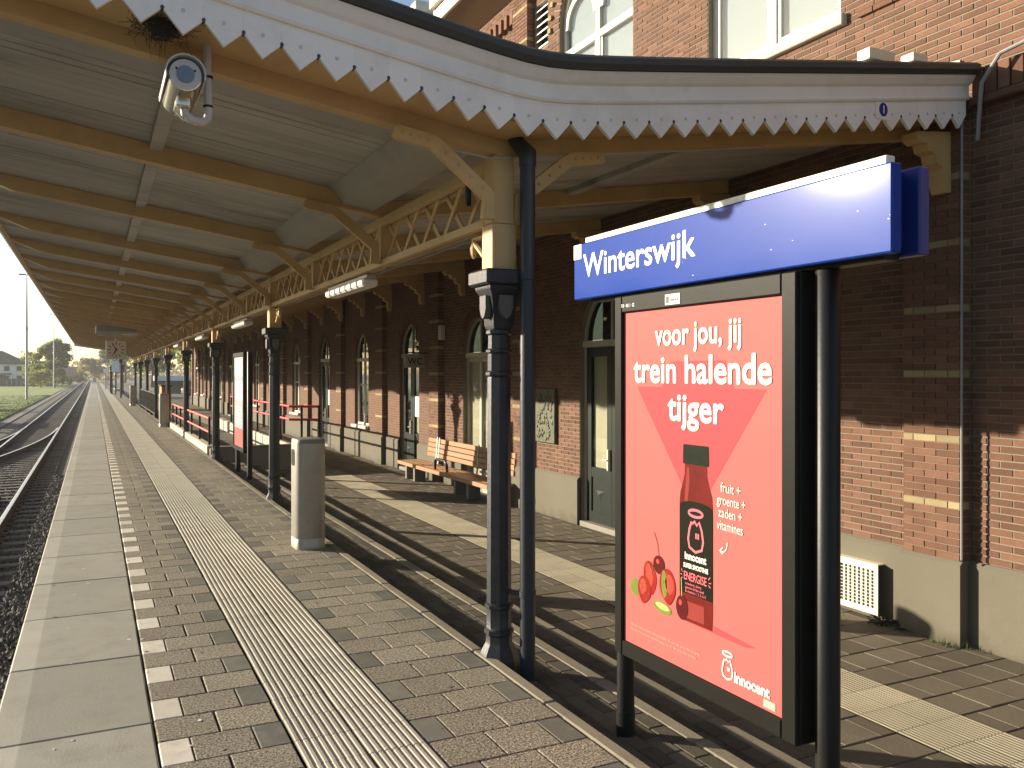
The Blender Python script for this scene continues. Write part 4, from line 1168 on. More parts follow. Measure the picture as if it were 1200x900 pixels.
# ------------------------------------------------------------------ name sign and poster display
FX, UY = (0, -1, 0), (0, 0, 1)
def display(dy, label, variant):
    d = thing('poster_display', label, 'poster display', (2.58, 3.19 + dy, -.13), 'poster displays in line with the canopy columns')
    for y in (3.90, 2.475):
        MB().lathe([(.048, -.20), (.048, 2.235), (.044, 2.24)], 2.60, y + dy, 18).build('post', M['black'], d, 40)
        MB().lathe([(.052, -.16), (.052, .0)], 2.60, y + dy, 18).build('post_sleeve', M['black'], d, 40)
    MB().cbox(2.515, 2.665, 2.535 + dy, 3.845 + dy, .35, 2.24, .008).build('case', M['black'], d)
    YL, YR, Z0, Z1 = 3.777 + dy, 2.618 + dy, .43, 2.15
    fr = MB(); f0, f1 = .072, 0
    for (ya, yb, za, zb) in ((2.535, 2.618, .352, 2.238), (3.777, 3.845, .352, 2.238)):
        fr.cbox(2.492, 2.52, ya + dy, yb + dy, za, zb, .006)
    fr.cbox(2.4925, 2.52, 2.618 + dy, 3.777 + dy, .352, .43, .006); fr.cbox(2.4925, 2.52, 2.618 + dy, 3.777 + dy, 2.15, 2.238, .006)
    fr.build('frame', M['frame_grey'], d)
    Wd, Ht = YL - YR, Z1 - Z0
    X0 = 2.5115
    def q(u, v, lay): return (X0 - .0006 * lay, YL - u, Z0 + v)
    def flat(poly, lay, m, name):
        b = MB(); b.prism(poly, lambda u, v, k: (X0 - .0006 * lay + .0005 * k, YL - u, Z0 + v)); return b.build(name, m, pst)
    nx, ny = 24, 36
    b = MB()                                   # the sheet, very slightly wavy
    def wv(u, v): return X0 + .0006 + .0
    b.face([q(0, 0, 0), q(Wd, 0, 0), q(Wd, Ht, 0), q(0, Ht, 0)])
    pst = b.build('poster', M['coral'] if variant == 0 else M['poster_b'], d)
    def tx(body, u, v, width, size, m, thick=0., lay=5, rise=0.0, shear=0.0):
        return text('lettering', body, m, pst, q(u, v, lay), (0, -1, rise), (0, rise, 1), width, size, thick, .0004, shear=shear)
    if variant == 0:
        flat([(.115, 1.335), (.595, .74), (1.06, 1.335), (.86, 1.335), (.80, 1.46), (.40, 1.46), (.33, 1.335)], 1, M['coral_dark'], 'triangle')
        tx('voor jou, jij', .278, 1.540, .625, .155, M['poster_white'], .0036)
        tx('trein halende', .092, 1.358, .995, .185, M['poster_white'], .0048)
        tx('tijger', .384, 1.178, .405, .185, M['poster_white'], .0048)
        ce = .594
        def sym(half): return [(ce - x, z) for x, z in half] + [(ce + x, z) for x, z in reversed(half)]
        flat(sym([(.118, .235), (.122, .30), (.122, .79), (.116, .84), (.098, .885), (.084, .925), (.082, .975)]), 2, M['bottle'], 'bottle')
        flat([(ce - .085, .80), (ce - .06, .80), (ce - .045, .90), (ce - .05, .96), (ce - .065, .96), (ce - .075, .88)], 3, M['bottle_hi'], 'bottle_gleam')
        flat([(ce - .09, .25), (ce + .06, .25), (ce + .06, .33), (ce - .09, .33)], 3, M['bottle_hi'], 'bottle_gleam')
        flat(sym([(.094, .975), (.096, .985), (.094, 1.062), (.088, 1.068)]), 3, M['print_cap'], 'bottle_cap')
        flat([(ce - .121, .365), (ce + .121, .365), (ce + .121, .765)] + [(ce + .121 * math.cos(a), .775 + .03 * math.sin(a)) for a in np.linspace(0.2, PI - .2, 8)] + [(ce - .121, .765)], 4, M['bottle_label'], 'bottle_label')
        def line(pts, r, lay, m, name='logo_line'):
            b = MB(); n = len(pts); closed = math.hypot(pts[0][0] - pts[-1][0], pts[0][1] - pts[-1][1]) < 1e-6
            L_, R_ = [], []
            for k in range(n):
                p = pts[(k - 1) % (n - 1)] if (closed and k == 0) else pts[max(k - 1, 0)]
                q2 = pts[1] if (closed and k == n - 1) else pts[min(k + 1, n - 1)]
                if closed and k == 0: p = pts[n - 2]
                dx, dz = q2[0] - p[0], q2[1] - p[1]; ln = math.hypot(dx, dz) or 1
                L_.append((pts[k][0] - dz / ln * r, pts[k][1] + dx / ln * r)); R_.append((pts[k][0] + dz / ln * r, pts[k][1] - dx / ln * r))
            for k in range(n - 1): b.face([q(*L_[k], lay), q(*L_[k + 1], lay), q(*R_[k + 1], lay), q(*R_[k], lay)])
            return b.build(name, m, pst)
        def face(cu, cv, s_, m, lay, r):
            line([(cu + .052 * s_ * math.cos(a), cv + .105 * s_ + .016 * s_ * math.sin(a)) for a in np.linspace(0, 2 * PI, 16)], r, lay, m)
            pts = [(cu - .022 * s_, cv + .055 * s_), (cu - .03 * s_, cv + .062 * s_), (cu - .045 * s_, cv + .03 * s_), (cu - .055 * s_, cv - .02 * s_), (cu - .045 * s_, cv - .058 * s_), (cu, cv - .075 * s_), (cu + .045 * s_, cv - .058 * s_), (cu + .055 * s_, cv - .02 * s_), (cu + .045 * s_, cv + .03 * s_), (cu + .026 * s_, cv + .068 * s_), (cu + .01 * s_, cv + .05 * s_), (cu - .008 * s_, cv + .068 * s_), (cu - .022 * s_, cv + .055 * s_)]
            line(pts, r, lay, m)
            for e in (.004, .02): line([(cu + e * s_, cv - .012 * s_), (cu + e * s_, cv + .014 * s_)], r * .8, lay, m)
        face(ce - .0, .645, 1.0, M['print_pink'], 5, .0062)
        tx('innocent', ce - .078, .528, .155, .05, M['poster_white'], .0018, 6)
        tx('SUPER SMOOTHIE', ce - .088, .488, .178, .03, M['poster_white'], .0012, 6)
        tx('ENERGISE', ce - .085, .43, .165, .056, M['print_pink'], .0004, 6)
        for a, c in (((-.105, .475), (-.098, .462)), ((-.112, .45), (-.1, .448)), ((-.108, .428), (-.098, .436)), ((.105, .475), (.092, .462)), ((.112, .45), (.096, .448)), ((.108, .428), (.094, .438))):
            line([(ce + a[0], a[1]), (ce + c[0], c[1])], .002, 6, M['print_pink'], 'print_dash')
        for k_, (t_, w_) in enumerate((('strawberry, cherry,', .12), ('guarana & flax seed', .135), ('& vitamins 1, 2, 3, 6, E', .15))):
            tx(t_, ce - .075, .408 - .018 * k_, w_, .018, M['print_pink'], 0, 6)
        for k_, t_ in enumerate(('fruit +', 'groente +', 'zaden +', 'vitamines')):
            tx(t_, .755 - .01 * (k_ % 2) + (.0 if k_ else .015), .875 - .056 * k_, (.13, .185, .155, .17)[k_], .062, M['poster_white'], 0.0, 5, -.03)
        line([(.815, .655), (.81, .625), (.79, .607), (.765, .61)], .003, 5, M['poster_white'], 'arrow'); line([(.785, .628), (.763, .610), (.785, .598)], .003, 5, M['poster_white'], 'arrow')
        def blob(cu, cv, ru, rv, m, lay, rot=0, pw=1.0, name='fruit'):
            pts = []
            for a in np.linspace(0, 2 * PI, 22, endpoint=False):
                x, z = ru * math.cos(a), rv * math.sin(a)
                if z < 0: x *= 1 - pw * (abs(z) / rv) ** 2 * .45
                pts.append((cu + x * math.cos(rot) - z * math.sin(rot), cv + x * math.sin(rot) + z * math.cos(rot)))
            return flat(pts, lay, m, name)
        blob(.10, .30, .042, .044, M['kiwi'], 2, 0, 0)
        blob(.232, .375, .056, .085, M['straw'], 3, .2); blob(.225, .385, .03, .06, M['straw_hi'], 4, .2)
        blob(.307, .455, .048, .046, M['cherry'], 4, 0, .3); blob(.298, .47, .014, .012, M['straw_hi'], 5, 0, 0)
        blob(.335, .250, .075, .028, M['kiwi'], 4, -.08, 0); blob(.335, .256, .058, .016, M['kiwi_hi'], 5, -.08, 0)
        blob(.183, .305, .058, .072, M['straw'], 5, -.15); blob(.172, .318, .030, .042, M['straw_hi'], 6, -.15)
        blob(.378, .362, .066, .088, M['straw'], 5, .12); blob(.352, .37, .022, .066, M['kiwi'], 6, .05, 0); blob(.395, .375, .034, .05, M['straw_hi'], 6, .12)
        blob(.492, .29, .046, .058, M['cherry'], 6, 0, .3); blob(.480, .312, .012, .014, M['straw_hi'], 7, 0, 0)
        line([(.307, .50), (.296, .56), (.268, .61)], .0018, 4, M['cherry'], 'stalk'); line([(.492, .345), (.488, .43)], .0022, 7, M['kiwi_hi'], 'stalk')
        flat([(ce - .10, .232), (ce + .34, .225), (ce + .40, .24), (ce + .12, .262)], 1, M['coral_dark'], 'print_shade')
        b = MB()
        for _ in range(46):
            cu, cv, ru, rv = random.choice(((.183, .305, .045, .055), (.39, .362, .045, .07), (.245, .41, .035, .04)))
            a = random.uniform(0, 2 * PI); r_ = math.sqrt(random.random()); x, z = cu + ru * r_ * math.cos(a), cv + rv * r_ * math.sin(a)
            b.prism([(x - .003, z), (x, z - .004), (x + .003, z), (x, z + .004)], lambda u, v, k: (X0 - .0045 + .0003 * k, YL - u, Z0 + v))
        b.build('strawberry_seed', M['kiwi'], pst)["kind"] = 'stuff'
        face(.815, .098, .62, M['poster_white'], 5, .0042)
        tx('innocent', .862, .056, .215, .066, M['poster_white'], .0026, 5)
        for k_ in range(2): tx('Met sap van fruit en groente, vitamines en zaden. Kijk voor meer op het etiket van de fles.', .07, .098 - .024 * k_, .56 - .03 * k_, .018, M['poster_pale'], 0, 5)
        flat([(1.04, .012), (1.11, .012), (1.11, .045), (1.04, .045)], 4, M['poster_pale'], 'print_code')
        pl = MB().box(2.4895, 2.491, YL - .50, YL - .385, 2.163, 2.213).build('maker_plate', M['signwhite'], d)
        MB().box(2.4885, 2.4892, YL - .415, YL - .392, 2.171, 2.205).build('plate_logo', M['black'], pl)
        text('lettering', 'Exterion', M['black'], pl, (2.4885, YL - .42, 2.178), FX, UY, .07, .026, 0, .0004)
        text('lettering', '710 · 401-1 · 02', M['signwhite'], d, (2.4905, YL - .0, 2.176), FX, UY, .12, .026, 0, .0004)
    else:
        flat([(.0, 1.35), (Wd, 1.35), (Wd, 1.72), (.0, 1.72)], 1, M['poster_b2'], 'panel')
        flat([(.1, .9), (Wd - .1, .9), (Wd - .1, 1.25), (.1, 1.25)], 1, M['poster_b2'], 'panel')
        flat([(.0, .0), (Wd, .0), (Wd, .35), (.0, .35)], 1, M['coral'], 'panel')
        for k_ in range(6): flat([(.12, .45 + .06 * k_), (Wd - .2, .45 + .06 * k_), (Wd - .2, .475 + .06 * k_), (.12, .475 + .06 * k_)], 2, M['poster_b2'], 'print_line')
    return d
display(0, 'black framed display with a coral red fruit smoothie poster', 0)
display(13.9, 'black framed display with a faded grey and lilac poster', 1)

sg = thing('station_name_sign', 'long blue station sign with white lettering above the smoothie poster', 'sign', (2.6, 3.19, 2.24))
MB().cbox(2.50, 2.552, 2.09, 4.285, 2.255, 2.572, .006).build('front_panel', M['blue'], sg)
MB().cbox(2.64, 2.695, 2.09, 4.285, 2.255, 2.572, .006).build('rear_panel', M['blue_side'], sg)
MB().box(2.553, 2.639, 2.16, 4.20, 2.29, 2.56).build('light_case', M['blue_side'], sg)
MB().cbox(2.515, 2.56, 2.125, 4.185, 2.573, 2.605, .004).build('top_cap', M['cream'], sg)
MB().cbox(2.553, 2.639, 2.17, 4.19, 2.241, 2.288, .004).build('bracket_rail', M['black'], sg)
MB().box(2.4978, 2.4995, 4.20, 4.283, 2.487, 2.570).build('corner_square', M['signwhite'], sg)
text('lettering', 'Winterswijk', M['signwhite'], sg, (2.4985, 4.175, 2.378), FX, UY, 1.00, .185, .0025, .0006)
b = MB()
for _ in range(11):
    y, z = random.choice((2.13, 2.25, 2.6, 3.2)) + random.uniform(-.05, .12), random.uniform(2.27, 2.45)
    s_ = random.uniform(.0015, .0045); b.prism([(y - s_, z - s_ * .4), (y + s_ * 1.4, z), (y + s_ * .5, z + s_ * .5), (y - s_ * .7, z + s_ * .3)], lambda u, v, k: (2.4975 + .002 * k, u, v))
b.build('white_fleck', M['signwhite'], sg)["kind"] = 'stuff'  # small white flecks scattered over the sign face

# ------------------------------------------------------------------ bins, bench
def litter_bin(x, y, label):
    t = thing('litter_bin', label, 'litter bin', (x, y, 0), 'litter bins along the platform')
    def outline(a, c, r):
        pts = []
        for cx, cy, s0 in ((a - r, c - r, 0), (-a + r, c - r, 1), (-a + r, -c + r, 2), (a - r, -c + r, 3)):
            for k in range(6):
                an = PI / 2 * (s0 + k / 5); pts.append((x + cx + r * math.cos(an), y + cy + r * math.sin(an)))
        return pts
    A, C_, R = .155, .185, .09
    b = MB(); lv = [(0.0, 1.0), (.10, 1.0), (.105, .985), (.115, .985), (.12, 1.0), (1.10, 1.0)]
    o_ = [outline(A * s_, C_ * s_, R) for _, s_ in lv]; n = len(o_[0]); bs = len(b.v)
    for (z, s_), ring in zip(lv, o_): b.v += [(px, py, z) for px, py in ring]
    for i in range(len(lv) - 1):
        for k in range(n): b.f.append((bs + i * n + k, bs + i * n + (k + 1) % n, bs + (i + 1) * n + (k + 1) % n, bs + (i + 1) * n + k)); b.t.append(0)
    b.f.append(tuple(bs + (len(lv) - 1) * n + k for k in range(n))); b.t.append(0)
    b.build('bin_body', M['bin'], t, 35)
    c = MB(); rings = [(1.1005, 1.0), (1.13, .985), (1.145, .93), (1.15, .8)]; bs = 0
    for z, s_ in rings: c.v += [(px, py, z) for px, py in outline(A * s_, C_ * s_, R * s_)]
    for i in range(3):
        for k in range(n): c.f.append((i * n + k, i * n + (k + 1) % n, (i + 1) * n + (k + 1) % n, (i + 1) * n + k)); c.t.append(0)
    c.f.append(tuple(3 * n + k for k in range(n))); c.t.append(0)
    c.build('bin_lid', M['bin_top'], t, 35)
    # slot on the face towards the tracks
    sl2 = MB(); pts = []
    for cx, cz, s0 in ((.045, 1.0, 0), (-.045, 1.0, 1), (-.045, .90, 2), (.045, .90, 3)):
        for k in range(5): an = PI / 2 * (s0 + k / 4); pts.append((y + cx + .035 * math.cos(an), cz + .035 * math.sin(an)))
    sl2.prism(pts, lambda u, v, k: (x - A - .003 + .02 * k, u, v)); sl2.build('bin_slot', M['black'], t)
    return t
litter_bin(2.04, 9.08, 'sand coloured litter bin on the pavers beside the near steps')
litter_bin(2.17, 31.7, 'tall grey litter bin at the far end of the ramp wall')
litter_bin(2.0, 53.5, 'small distant litter bin beyond the black railing')

bn = thing('bench', 'long slatted wooden bench against the brick station wall', 'bench', (6.0, 15.0, ZL))
ZS = 0.0
for i in range(4):
    MB().cbox(5.79 + .125 * i, 5.79 + .125 * i + .115, 12.75, 17.35, ZS - .055 if i else ZS - .075, ZS, .008).build('seat_slat', M['wood'], bn)
for i in range(4):
    z = ZS + .12 + .098 * i; x = 6.275 + .012 * i
    MB().cbox(x, x + .03, 12.75, 16.85, z, z + .088, .006).build('back_slat', M['wood'], bn)
for y in (13.0, 13.9, 14.5, 16.7, 17.2):
    MB().cbox(5.93, 6.17, y - .05, y + .05, ZL, ZS - .056, .01).build('leg', M['concrete_dark'], bn)
for y in (16.2, 16.32, 14.25):
    b = MB(); b.bar((6.268, y, ZS + .005), (6.312, y, ZS + .53), .02, .035, (0, 1, 0)); b.build('back_strap', M['galv'], bn)
for y in (15.1,):
    MB().tube([(5.88, y + .25, ZS), (5.88, y + .25, ZS + .16), (5.90, y + .22, ZS + .19), (5.90, y - .2, ZS + .19), (5.90, y - .30, ZS + .13), (5.90, y - .32, ZS)], .026, 8).build('armrest', M['black'], bn, 40)

# ------------------------------------------------------------------ things on the wall
pq = thing('wall_plaque', 'greenish bronze relief plaque on the brick wall beside the dark door', 'plaque', (XW, 11.87, 1.15))
MB().cbox(XW - .06, XW - .002, 11.55, 12.19, .74, 1.60, .012).build('plaque_body', M['bronze'], pq)
b = MB()
for _ in range(60):
    y, z, r = random.uniform(11.62, 12.12), random.uniform(.80, 1.54), random.uniform(.018, .05)
    b.lathe([(r, 0), (r * .8, .010), (r * .3, .016)], 0, 0, 7)
    for k in range(len(b.v) - 21, len(b.v)):
        vx, vy, vz = b.v[k]; b.v[k] = (XW - .058 - vz, y + vx, z + vy * random.uniform(.9, 1.5))
b.build('relief', M['bronze'], pq, 50)["kind"] = 'stuff'

ws = thing('toilet_sign', 'small projecting grey sign reading WC beside an arched door', 'sign', (6.2, 17.5, 2.1))
MB().cbox(5.93, 6.38, 17.28, 17.32, 1.96, 2.24, .006).build('sign_panel', M['galv'], ws)
MB().tube([(XW, 17.30, 2.28), (5.95, 17.30, 2.28)], .014, 8).build('bracket', M['black'], ws)
text('lettering', 'WC', M['black'], ws, (6.0, 17.276, 2.03), (1, 0, 0), UY, .32, .2, .003, .001)

vt = thing('vent_cover', 'cream perforated metal vent cover low on the grey plinth', 'vent cover', (6.3, 5.65, ZL))
b = MB(); y0, y1, z0, z1, xv = 5.42, 6.04, -.34, .115, 6.305
n1, n2 = 13, 11
b2 = MB()
MB().cbox(xv, xv + .012, y0, y1, z0, z1, .003).build('cover_plate', M['vent'], vt)
for i in range(11):
    for j in range(11):
        yy, zz = y0 + .06 + (y1 - y0 - .12) * i / 10, z0 + .07 + (z1 - z0 - .14) * j / 10
        b2.box(xv - .0015, xv + .002, yy - .013, yy + .013, zz - .013, zz + .013)
b2.build('perforation', M['dark'], vt)["kind"] = 'stuff'
b = MB(); b.cbox(xv + .012, XP, y0 + .012, y1, z1 - .012, z1, .003); b.cbox(xv + .012, XP, y1 - .012, y1, z0, z1 - .012, .003); b.build('cover_side', M['vent'], vt)
lt = MB()
for _ in range(40):
    x, y = 6.28 + random.uniform(-.08, .08), 5.32 + random.gauss(0, .11); a = random.uniform(0, PI); L = random.uniform(.02, .06)
    lt.bar((x, y, ZL + random.uniform(.005, .05)), (x + L * math.cos(a), y + L * math.sin(a), ZL + random.uniform(.005, .06)), .02, .006)
tag(lt.build('litter', M['twig']), kind='stuff')

cd = MB().tube([(XW - .14, 4.60, 3.95), (XW - .145, 4.60, 1.2), (XW - .143, 4.601, ZP + .02)], .010, 6)
tag(cd.build('wall_conduit', M['lead']), 'thin grey conduit running down the brick pilaster edge', 'conduit')
cd = MB().tube([(6.36, 4.50, 3.70), (6.36, 4.49, 3.86), (XW - .18, 4.40, 4.12), (XW - .18, 4.25, 4.30), (XW - .11, 4.05, 4.36), (XW - .10, -2, 4.36)], .017, 8)
tag(cd.build('wall_pipe', M['lead'], None, 40), 'bent grey pipe leaving the canopy end above the brick cornice', 'pipe')
al = thing('wall_lamp', 'small white wall lamp high on the dark brick wall', 'lamp', (XW - .05, 16.1, 2.6))
MB().cbox(XW - .14, XW - .02, 16.2, 16.32, 2.52, 2.82, .02).build('lamp_housing', M['lampwhite'], al)
MB().box(XW - .03, XW, 16.22, 16.30, 2.6, 2.74).build('back_plate', M['black'], al)
tf = MB()
for _ in range(200):
    y = random.choice((4.75, 4.6, 5.4, 5.25)) + random.gauss(0, .08); x = 6.37 + random.uniform(-.06, .0)
    if abs(y - 4.9) < .3: x -= .1
    h_ = random.uniform(.02, .07); a = random.uniform(-.02, .02)
    tf.face([(x, y, ZL), (x + .004, y + .004, ZL), (x + a, y + random.uniform(-.02, .02), ZL + h_)], random.uniform(.01, 1))
tag(tf.build('weeds', M['turf']), kind='stuff')

# ------------------------------------------------------------------ under the canopy
def luminaire(y, L, label):
    t = thing('strip_light', label, 'strip light', (XC, y, 2.74), 'strip lights below the canopy girder')
    MB().cbox(XC - .02, XC + .08, y - L / 2, y + L / 2, 2.755, 2.795, .006).build('lamp_tray', M['galv'], t)
    b = MB()
    for k in range(7):
        ya = y - L / 2 + L * k / 7
        b.cbox(XC - .06, XC + .10, ya + .008, ya + L / 7 - .008, 2.675, 2.755, .02)
    b.build('louvre', M['lampwhite'], t)
luminaire(8.75, 1.5, 'white strip light nearest the first iron column')
luminaire(16.0, 1.5, 'white strip light just past the second iron column')
luminaire(22.4, 1.5, 'white strip light just past the third iron column')
luminaire(29.0, 1.5, 'white strip light just past the fourth iron column')

cc = thing('security_camera', 'grey steel security camera on a bent pipe under the canopy end', 'security camera', (.45, 4.9, 3.42))
cx, cz = .425, 3.375
MB().tube([(cx, 4.70, cz), (cx, 4.705, cz), (cx, 5.12, cz - .02)], [.078, .084, .084], 20).build('camera_body', M['chrome'], cc, 40)
MB().tube([(cx, 4.694, cz), (cx, 4.700, cz)], .078, 20).build('camera_face', M['camgrey'], cc, 40)
MB().tube([(cx, 4.686, cz), (cx, 4.694, cz)], .044, 18).build('camera_lens', M['lens'], cc, 40)
b = MB()
for a in (2.6, .5): b.tube([(cx + .052 * math.cos(a), 4.690, cz + .05 * math.sin(a)), (cx + .052 * math.cos(a), 4.694, cz + .05 * math.sin(a))], .006, 8)
b.build('screw', M['black'], cc)
b = MB(); ang = np.linspace(-.25, PI + .25, 14)
for a, c in zip(ang, ang[1:]):
    r0_, r1_ = .092, .099
    p = [(cx + r * math.cos(t), cz + r * math.sin(t)) for r, t in ((r0_, a), (r1_, a), (r1_, c), (r0_, c))]
    b.prism(p, lambda u, v, k: (u, 4.665 if k == 0 else 5.16, v))
b.build('sun_shield', M['camgrey'], cc, 40)
b = MB(); b.cbox(cx - .035, cx + .04, 4.80, 4.92, cz - .135, cz - .078, .008); b.build('camera_mount', M['chrome'], cc)
MB().tube([(cx + .005, 4.85, cz - .12), (cx + .01, 4.85, cz - .16), (cx + .05, 4.86, cz - .185), (cx + .10, 4.88, cz - .185), (cx + .13, 4.89, cz - .165), (cx + .135, 4.89, cz - .12), (cx + .13, 4.90, cz + .12), (cx + .13, 4.90, cz + .24)], [.022, .022, .022, .022, .022, .022, .021, .021], 12).build('pipe_arm', M['camgrey'], cc, 40)
b = MB()
for z in (cz - .10, cz + .06): b.tube([(cx + .133, 4.893, z), (cx + .133, 4.893, z + .012)], .026, 12)
b.build('pipe_band', M['black'], cc)
MB().tube([(cx - .03, 4.9, cz - .07), (cx - .04, 4.88, cz - .14), (cx - .0, 4.86, cz - .19), (cx + .07, 4.87, cz - .207)], .004, 6).build('cable', M['lampwhite'], cc)

ns = MB(); rr = random.Random(3)
for _ in range(520):
    c = Vector((.31 + rr.gauss(0, .06), 4.70 + rr.gauss(0, .03), 3.605 + rr.gauss(0, .032)))
    d = Vector((rr.gauss(0, 1), rr.gauss(0, .5), rr.gauss(0, .5))).normalized() * rr.uniform(.015, .05); bend = Vector((rr.gauss(0, .012), rr.gauss(0, .012), rr.gauss(0, .012)))
    ns.tube([c - d, c + bend, c + d], [.0016, .0016, .0008], 3, cap=False)
for _ in range(12):
    c = Vector((.20 + rr.random() * .2, 4.72 + rr.random() * .05, 3.57)); d = Vector((rr.uniform(-.05, .03), rr.uniform(-.02, .05), -rr.uniform(.04, .13)))
    ns.tube([c, c + d * .5 + Vector((rr.gauss(0, .012), 0, 0)), c + d], [.0018, .0014, .0008], 3, cap=False)
tag(ns.build('bird_nest', M['twig']), 'untidy dark twig nest tucked behind the white fascia', 'bird nest')

ck = thing('platform_clock', 'square pale platform clock with black hands hanging under the canopy', 'clock', (.74, 33, 3.0))
cxk, czk, q_ = .74, 2.80, .34; yk = 38.5
q_ = .38; cxk = .82; czk = 1.83 + 28 * .0352
MB().cbox(cxk - q_, cxk + q_, yk, yk + .18, czk - q_, czk + q_, .02).build('clock_case', M['camgrey'], ck)
MB().box(cxk - q_ + .03, cxk + q_ - .03, yk - .006, yk - .002, czk - q_ + .03, czk + q_ - .03).build('clock_face', M['clock'], ck)
b = MB()
for k in range(12):
    a = PI / 6 * k; L = .09 if k % 3 else .11
    p = Vector((cxk + math.sin(a) * (.31 - L), yk - .01, czk + math.cos(a) * (.31 - L))); q2 = Vector((cxk + math.sin(a) * .31, yk - .01, czk + math.cos(a) * .31))
    b.bar(p, q2, .03, .004, (0, 1, 0))
b.build('hour_mark', M['black'], ck)
for nm, a, L, w_ in (('minute_hand', math.radians(-30), .29, .035), ('hour_hand', math.radians(207), .19, .05)):
    MB().bar((cxk - math.sin(a) * .05, yk - .016, czk - math.cos(a) * .05), (cxk + math.sin(a) * L, yk - .016, czk + math.cos(a) * L), w_, .004, (0, 1, 0)).build(nm, M['black'], ck)
MB().tube([(cxk, yk + .09, czk + q_), (cxk, yk + .09, zr(cxk) + .1)], .02, 8).build('hanger', M['galv'], ck)
hd = thing('hanging_display', 'long grey hanging display box in front of the platform clock', 'display board', (.7, 33, 3.2))
yd = 33.0
MB().cbox(.05, 1.42, yd, yd + .25, 3.22, 3.58, .02).build('display_case', M['galv'], hd)
MB().box(.10, 1.37, yd - .004, yd - .001, 3.31, 3.54).build('display_panel', M['greywall'], hd)
for x in (.2, 1.27): MB().tube([(x, yd + .12, 3.58), (x, yd + .12, zr(x) + .1)], .02, 8).build('hanger', M['galv'], hd)
MB().box(.1, .9, yd + .0, yd + .02, 3.15, 3.22).build('lower_rail', M['galv'], hd)

# ------------------------------------------------------------------ railings
def railing(name, label, pts, z0, posts, rails, mp, mr, grp=None, rr_=.022):
    t = thing(name, label, 'railing', (*pts[0], z0), grp)
    for k in range(posts):
        f = k / (posts - 1) * (len(pts) - 1); i = min(int(f), len(pts) - 2); u = f - i
        x, y = pts[i][0] + (pts[i + 1][0] - pts[i][0]) * u, pts[i][1] + (pts[i + 1][1] - pts[i][1]) * u
        MB().cbox(x - .025, x + .025, y - .025, y + .025, z0, z0 + rails[-1] + .03, .006).build('post', mp, t)
    for h_ in rails: MB().tube([(p[0], p[1], z0 + h_) for p in pts], rr_, 8).build('rail', mr, t, 40)
    return t
railing('ramp_railing', 'red two bar railing on the pale wall beside the building', [(4.16, 30.0), (4.16, 26), (4.16, 20.4), (4.75, 20.0)], .20, 6, (.55, .86), M['black'], M['red'], 'red railings round the ramp', .03)
railing('ramp_railing', 'red two bar railing along the platform side of the ramp', [(2.42, 31.2), (2.42, 27), (2.42, 21.0)], .17, 7, (.30, .62), M['black'], M['red'], 'red railings round the ramp', .03)
bf = thing('platform_fence', 'black vertical bar fence panel beside the far columns', 'fence', (2.3, 44, 0))
for y in (38.0, 41.0, 44.0, 47.0, 50.0): MB().cbox(2.25, 2.31, y - .03, y + .03, -.02, 1.05, .006).build('post', M['black'], bf)
for z in (.15, .98): MB().box(2.26, 2.30, 38, 50, z, z + .05).build('rail', M['black'], bf)
for i in range(96):
    if i % 24: MB().box(2.272, 2.288, 38 + .125 * i - .008, 38 + .125 * i + .008, .2, .98).build('bar', M['black'], bf)

# ------------------------------------------------------------------ beyond: lamps, house, trees, cars
def lamp(x, y, h_, label):
    t = thing('street_lamp', label, 'lamp post', (x, y, -.9), 'tall lamp posts beyond the tracks')
    MB().tube([(x, y, -.9), (x, y, h_ * .55), (x, y, h_)], [.13, .11, .06], 10).build('pole', M['galv'], t, 40)
    MB().lathe([(.15, h_ * .52), (.15, h_ * .55)], x, y, 10).build('collar', M['galv'], t)
    b = MB(); b.cbox(x - .75, x - .05, y - .2, y + .2, h_, h_ + .12, .03); b.cbox(x + .05, x + .35, y - .2, y + .2, h_, h_ + .12, .03); b.build('lamp_head', M['black'], t)
lamp(-6.4, 104, 12.3, 'tall grey lamp post standing on the lawn near the white house')
lamp(-6.6, 178, 12.6, 'thin distant lamp post in front of the big round tree')
def cabinet(x, y, s_, h_, label):
    t = thing('relay_cabinet', label, 'cabinet', (x, y, -.9), 'trackside cabinets')
    MB().cbox(x - s_, x + s_, y - s_ * .7, y + s_ * .7, -.9, -.9 + h_, .02).build('cabinet_body', M['greywall'], t)
    MB().cbox(x - s_ - .04, x + s_ + .04, y - s_ * .7 - .04, y + s_ * .7 + .04, -.9 + h_, -.85 + h_, .015).build('cabinet_lid', M['galv'], t)
cabinet(-5.0, 48, .3, .45, 'low grey relay cabinet on the gravel beside the lawn fence')
cabinet(-4.6, 40, .35, .18, 'flat pale cable pit cover box near the switch')
fe = thing('lawn_fence', 'low dark fence with grey panels on the near lawn', 'fence', (-9, 54, -.9))
for i in range(9): MB().cbox(-5.9 - 1.5 * i - .05, -5.9 - 1.5 * i + .05, 51.95, 52.05, -.9, .35, .01).build('post', M['fence'], fe)
for z in (-.3, .1, .28): MB().box(-18, -5.9, 51.99, 52.02, z, z + .06).build('rail', M['fence'], fe)
for i in range(6): MB().box(-5.92, -5.88, 52.1 + .9 * i, 52.9 + .9 * i, -.7, .3).build('board', M['fence'], fe)
fe = thing('garden_fence', 'dark wooden garden fence in front of the white house', 'fence', (-26, 215, -.9))
for i in range(40): MB().box(-44 + .9 * i, -44 + .9 * i + .84, 215, 215.06, -.9, .75 + .06 * (i % 3)).build('board', M['fence'], fe)

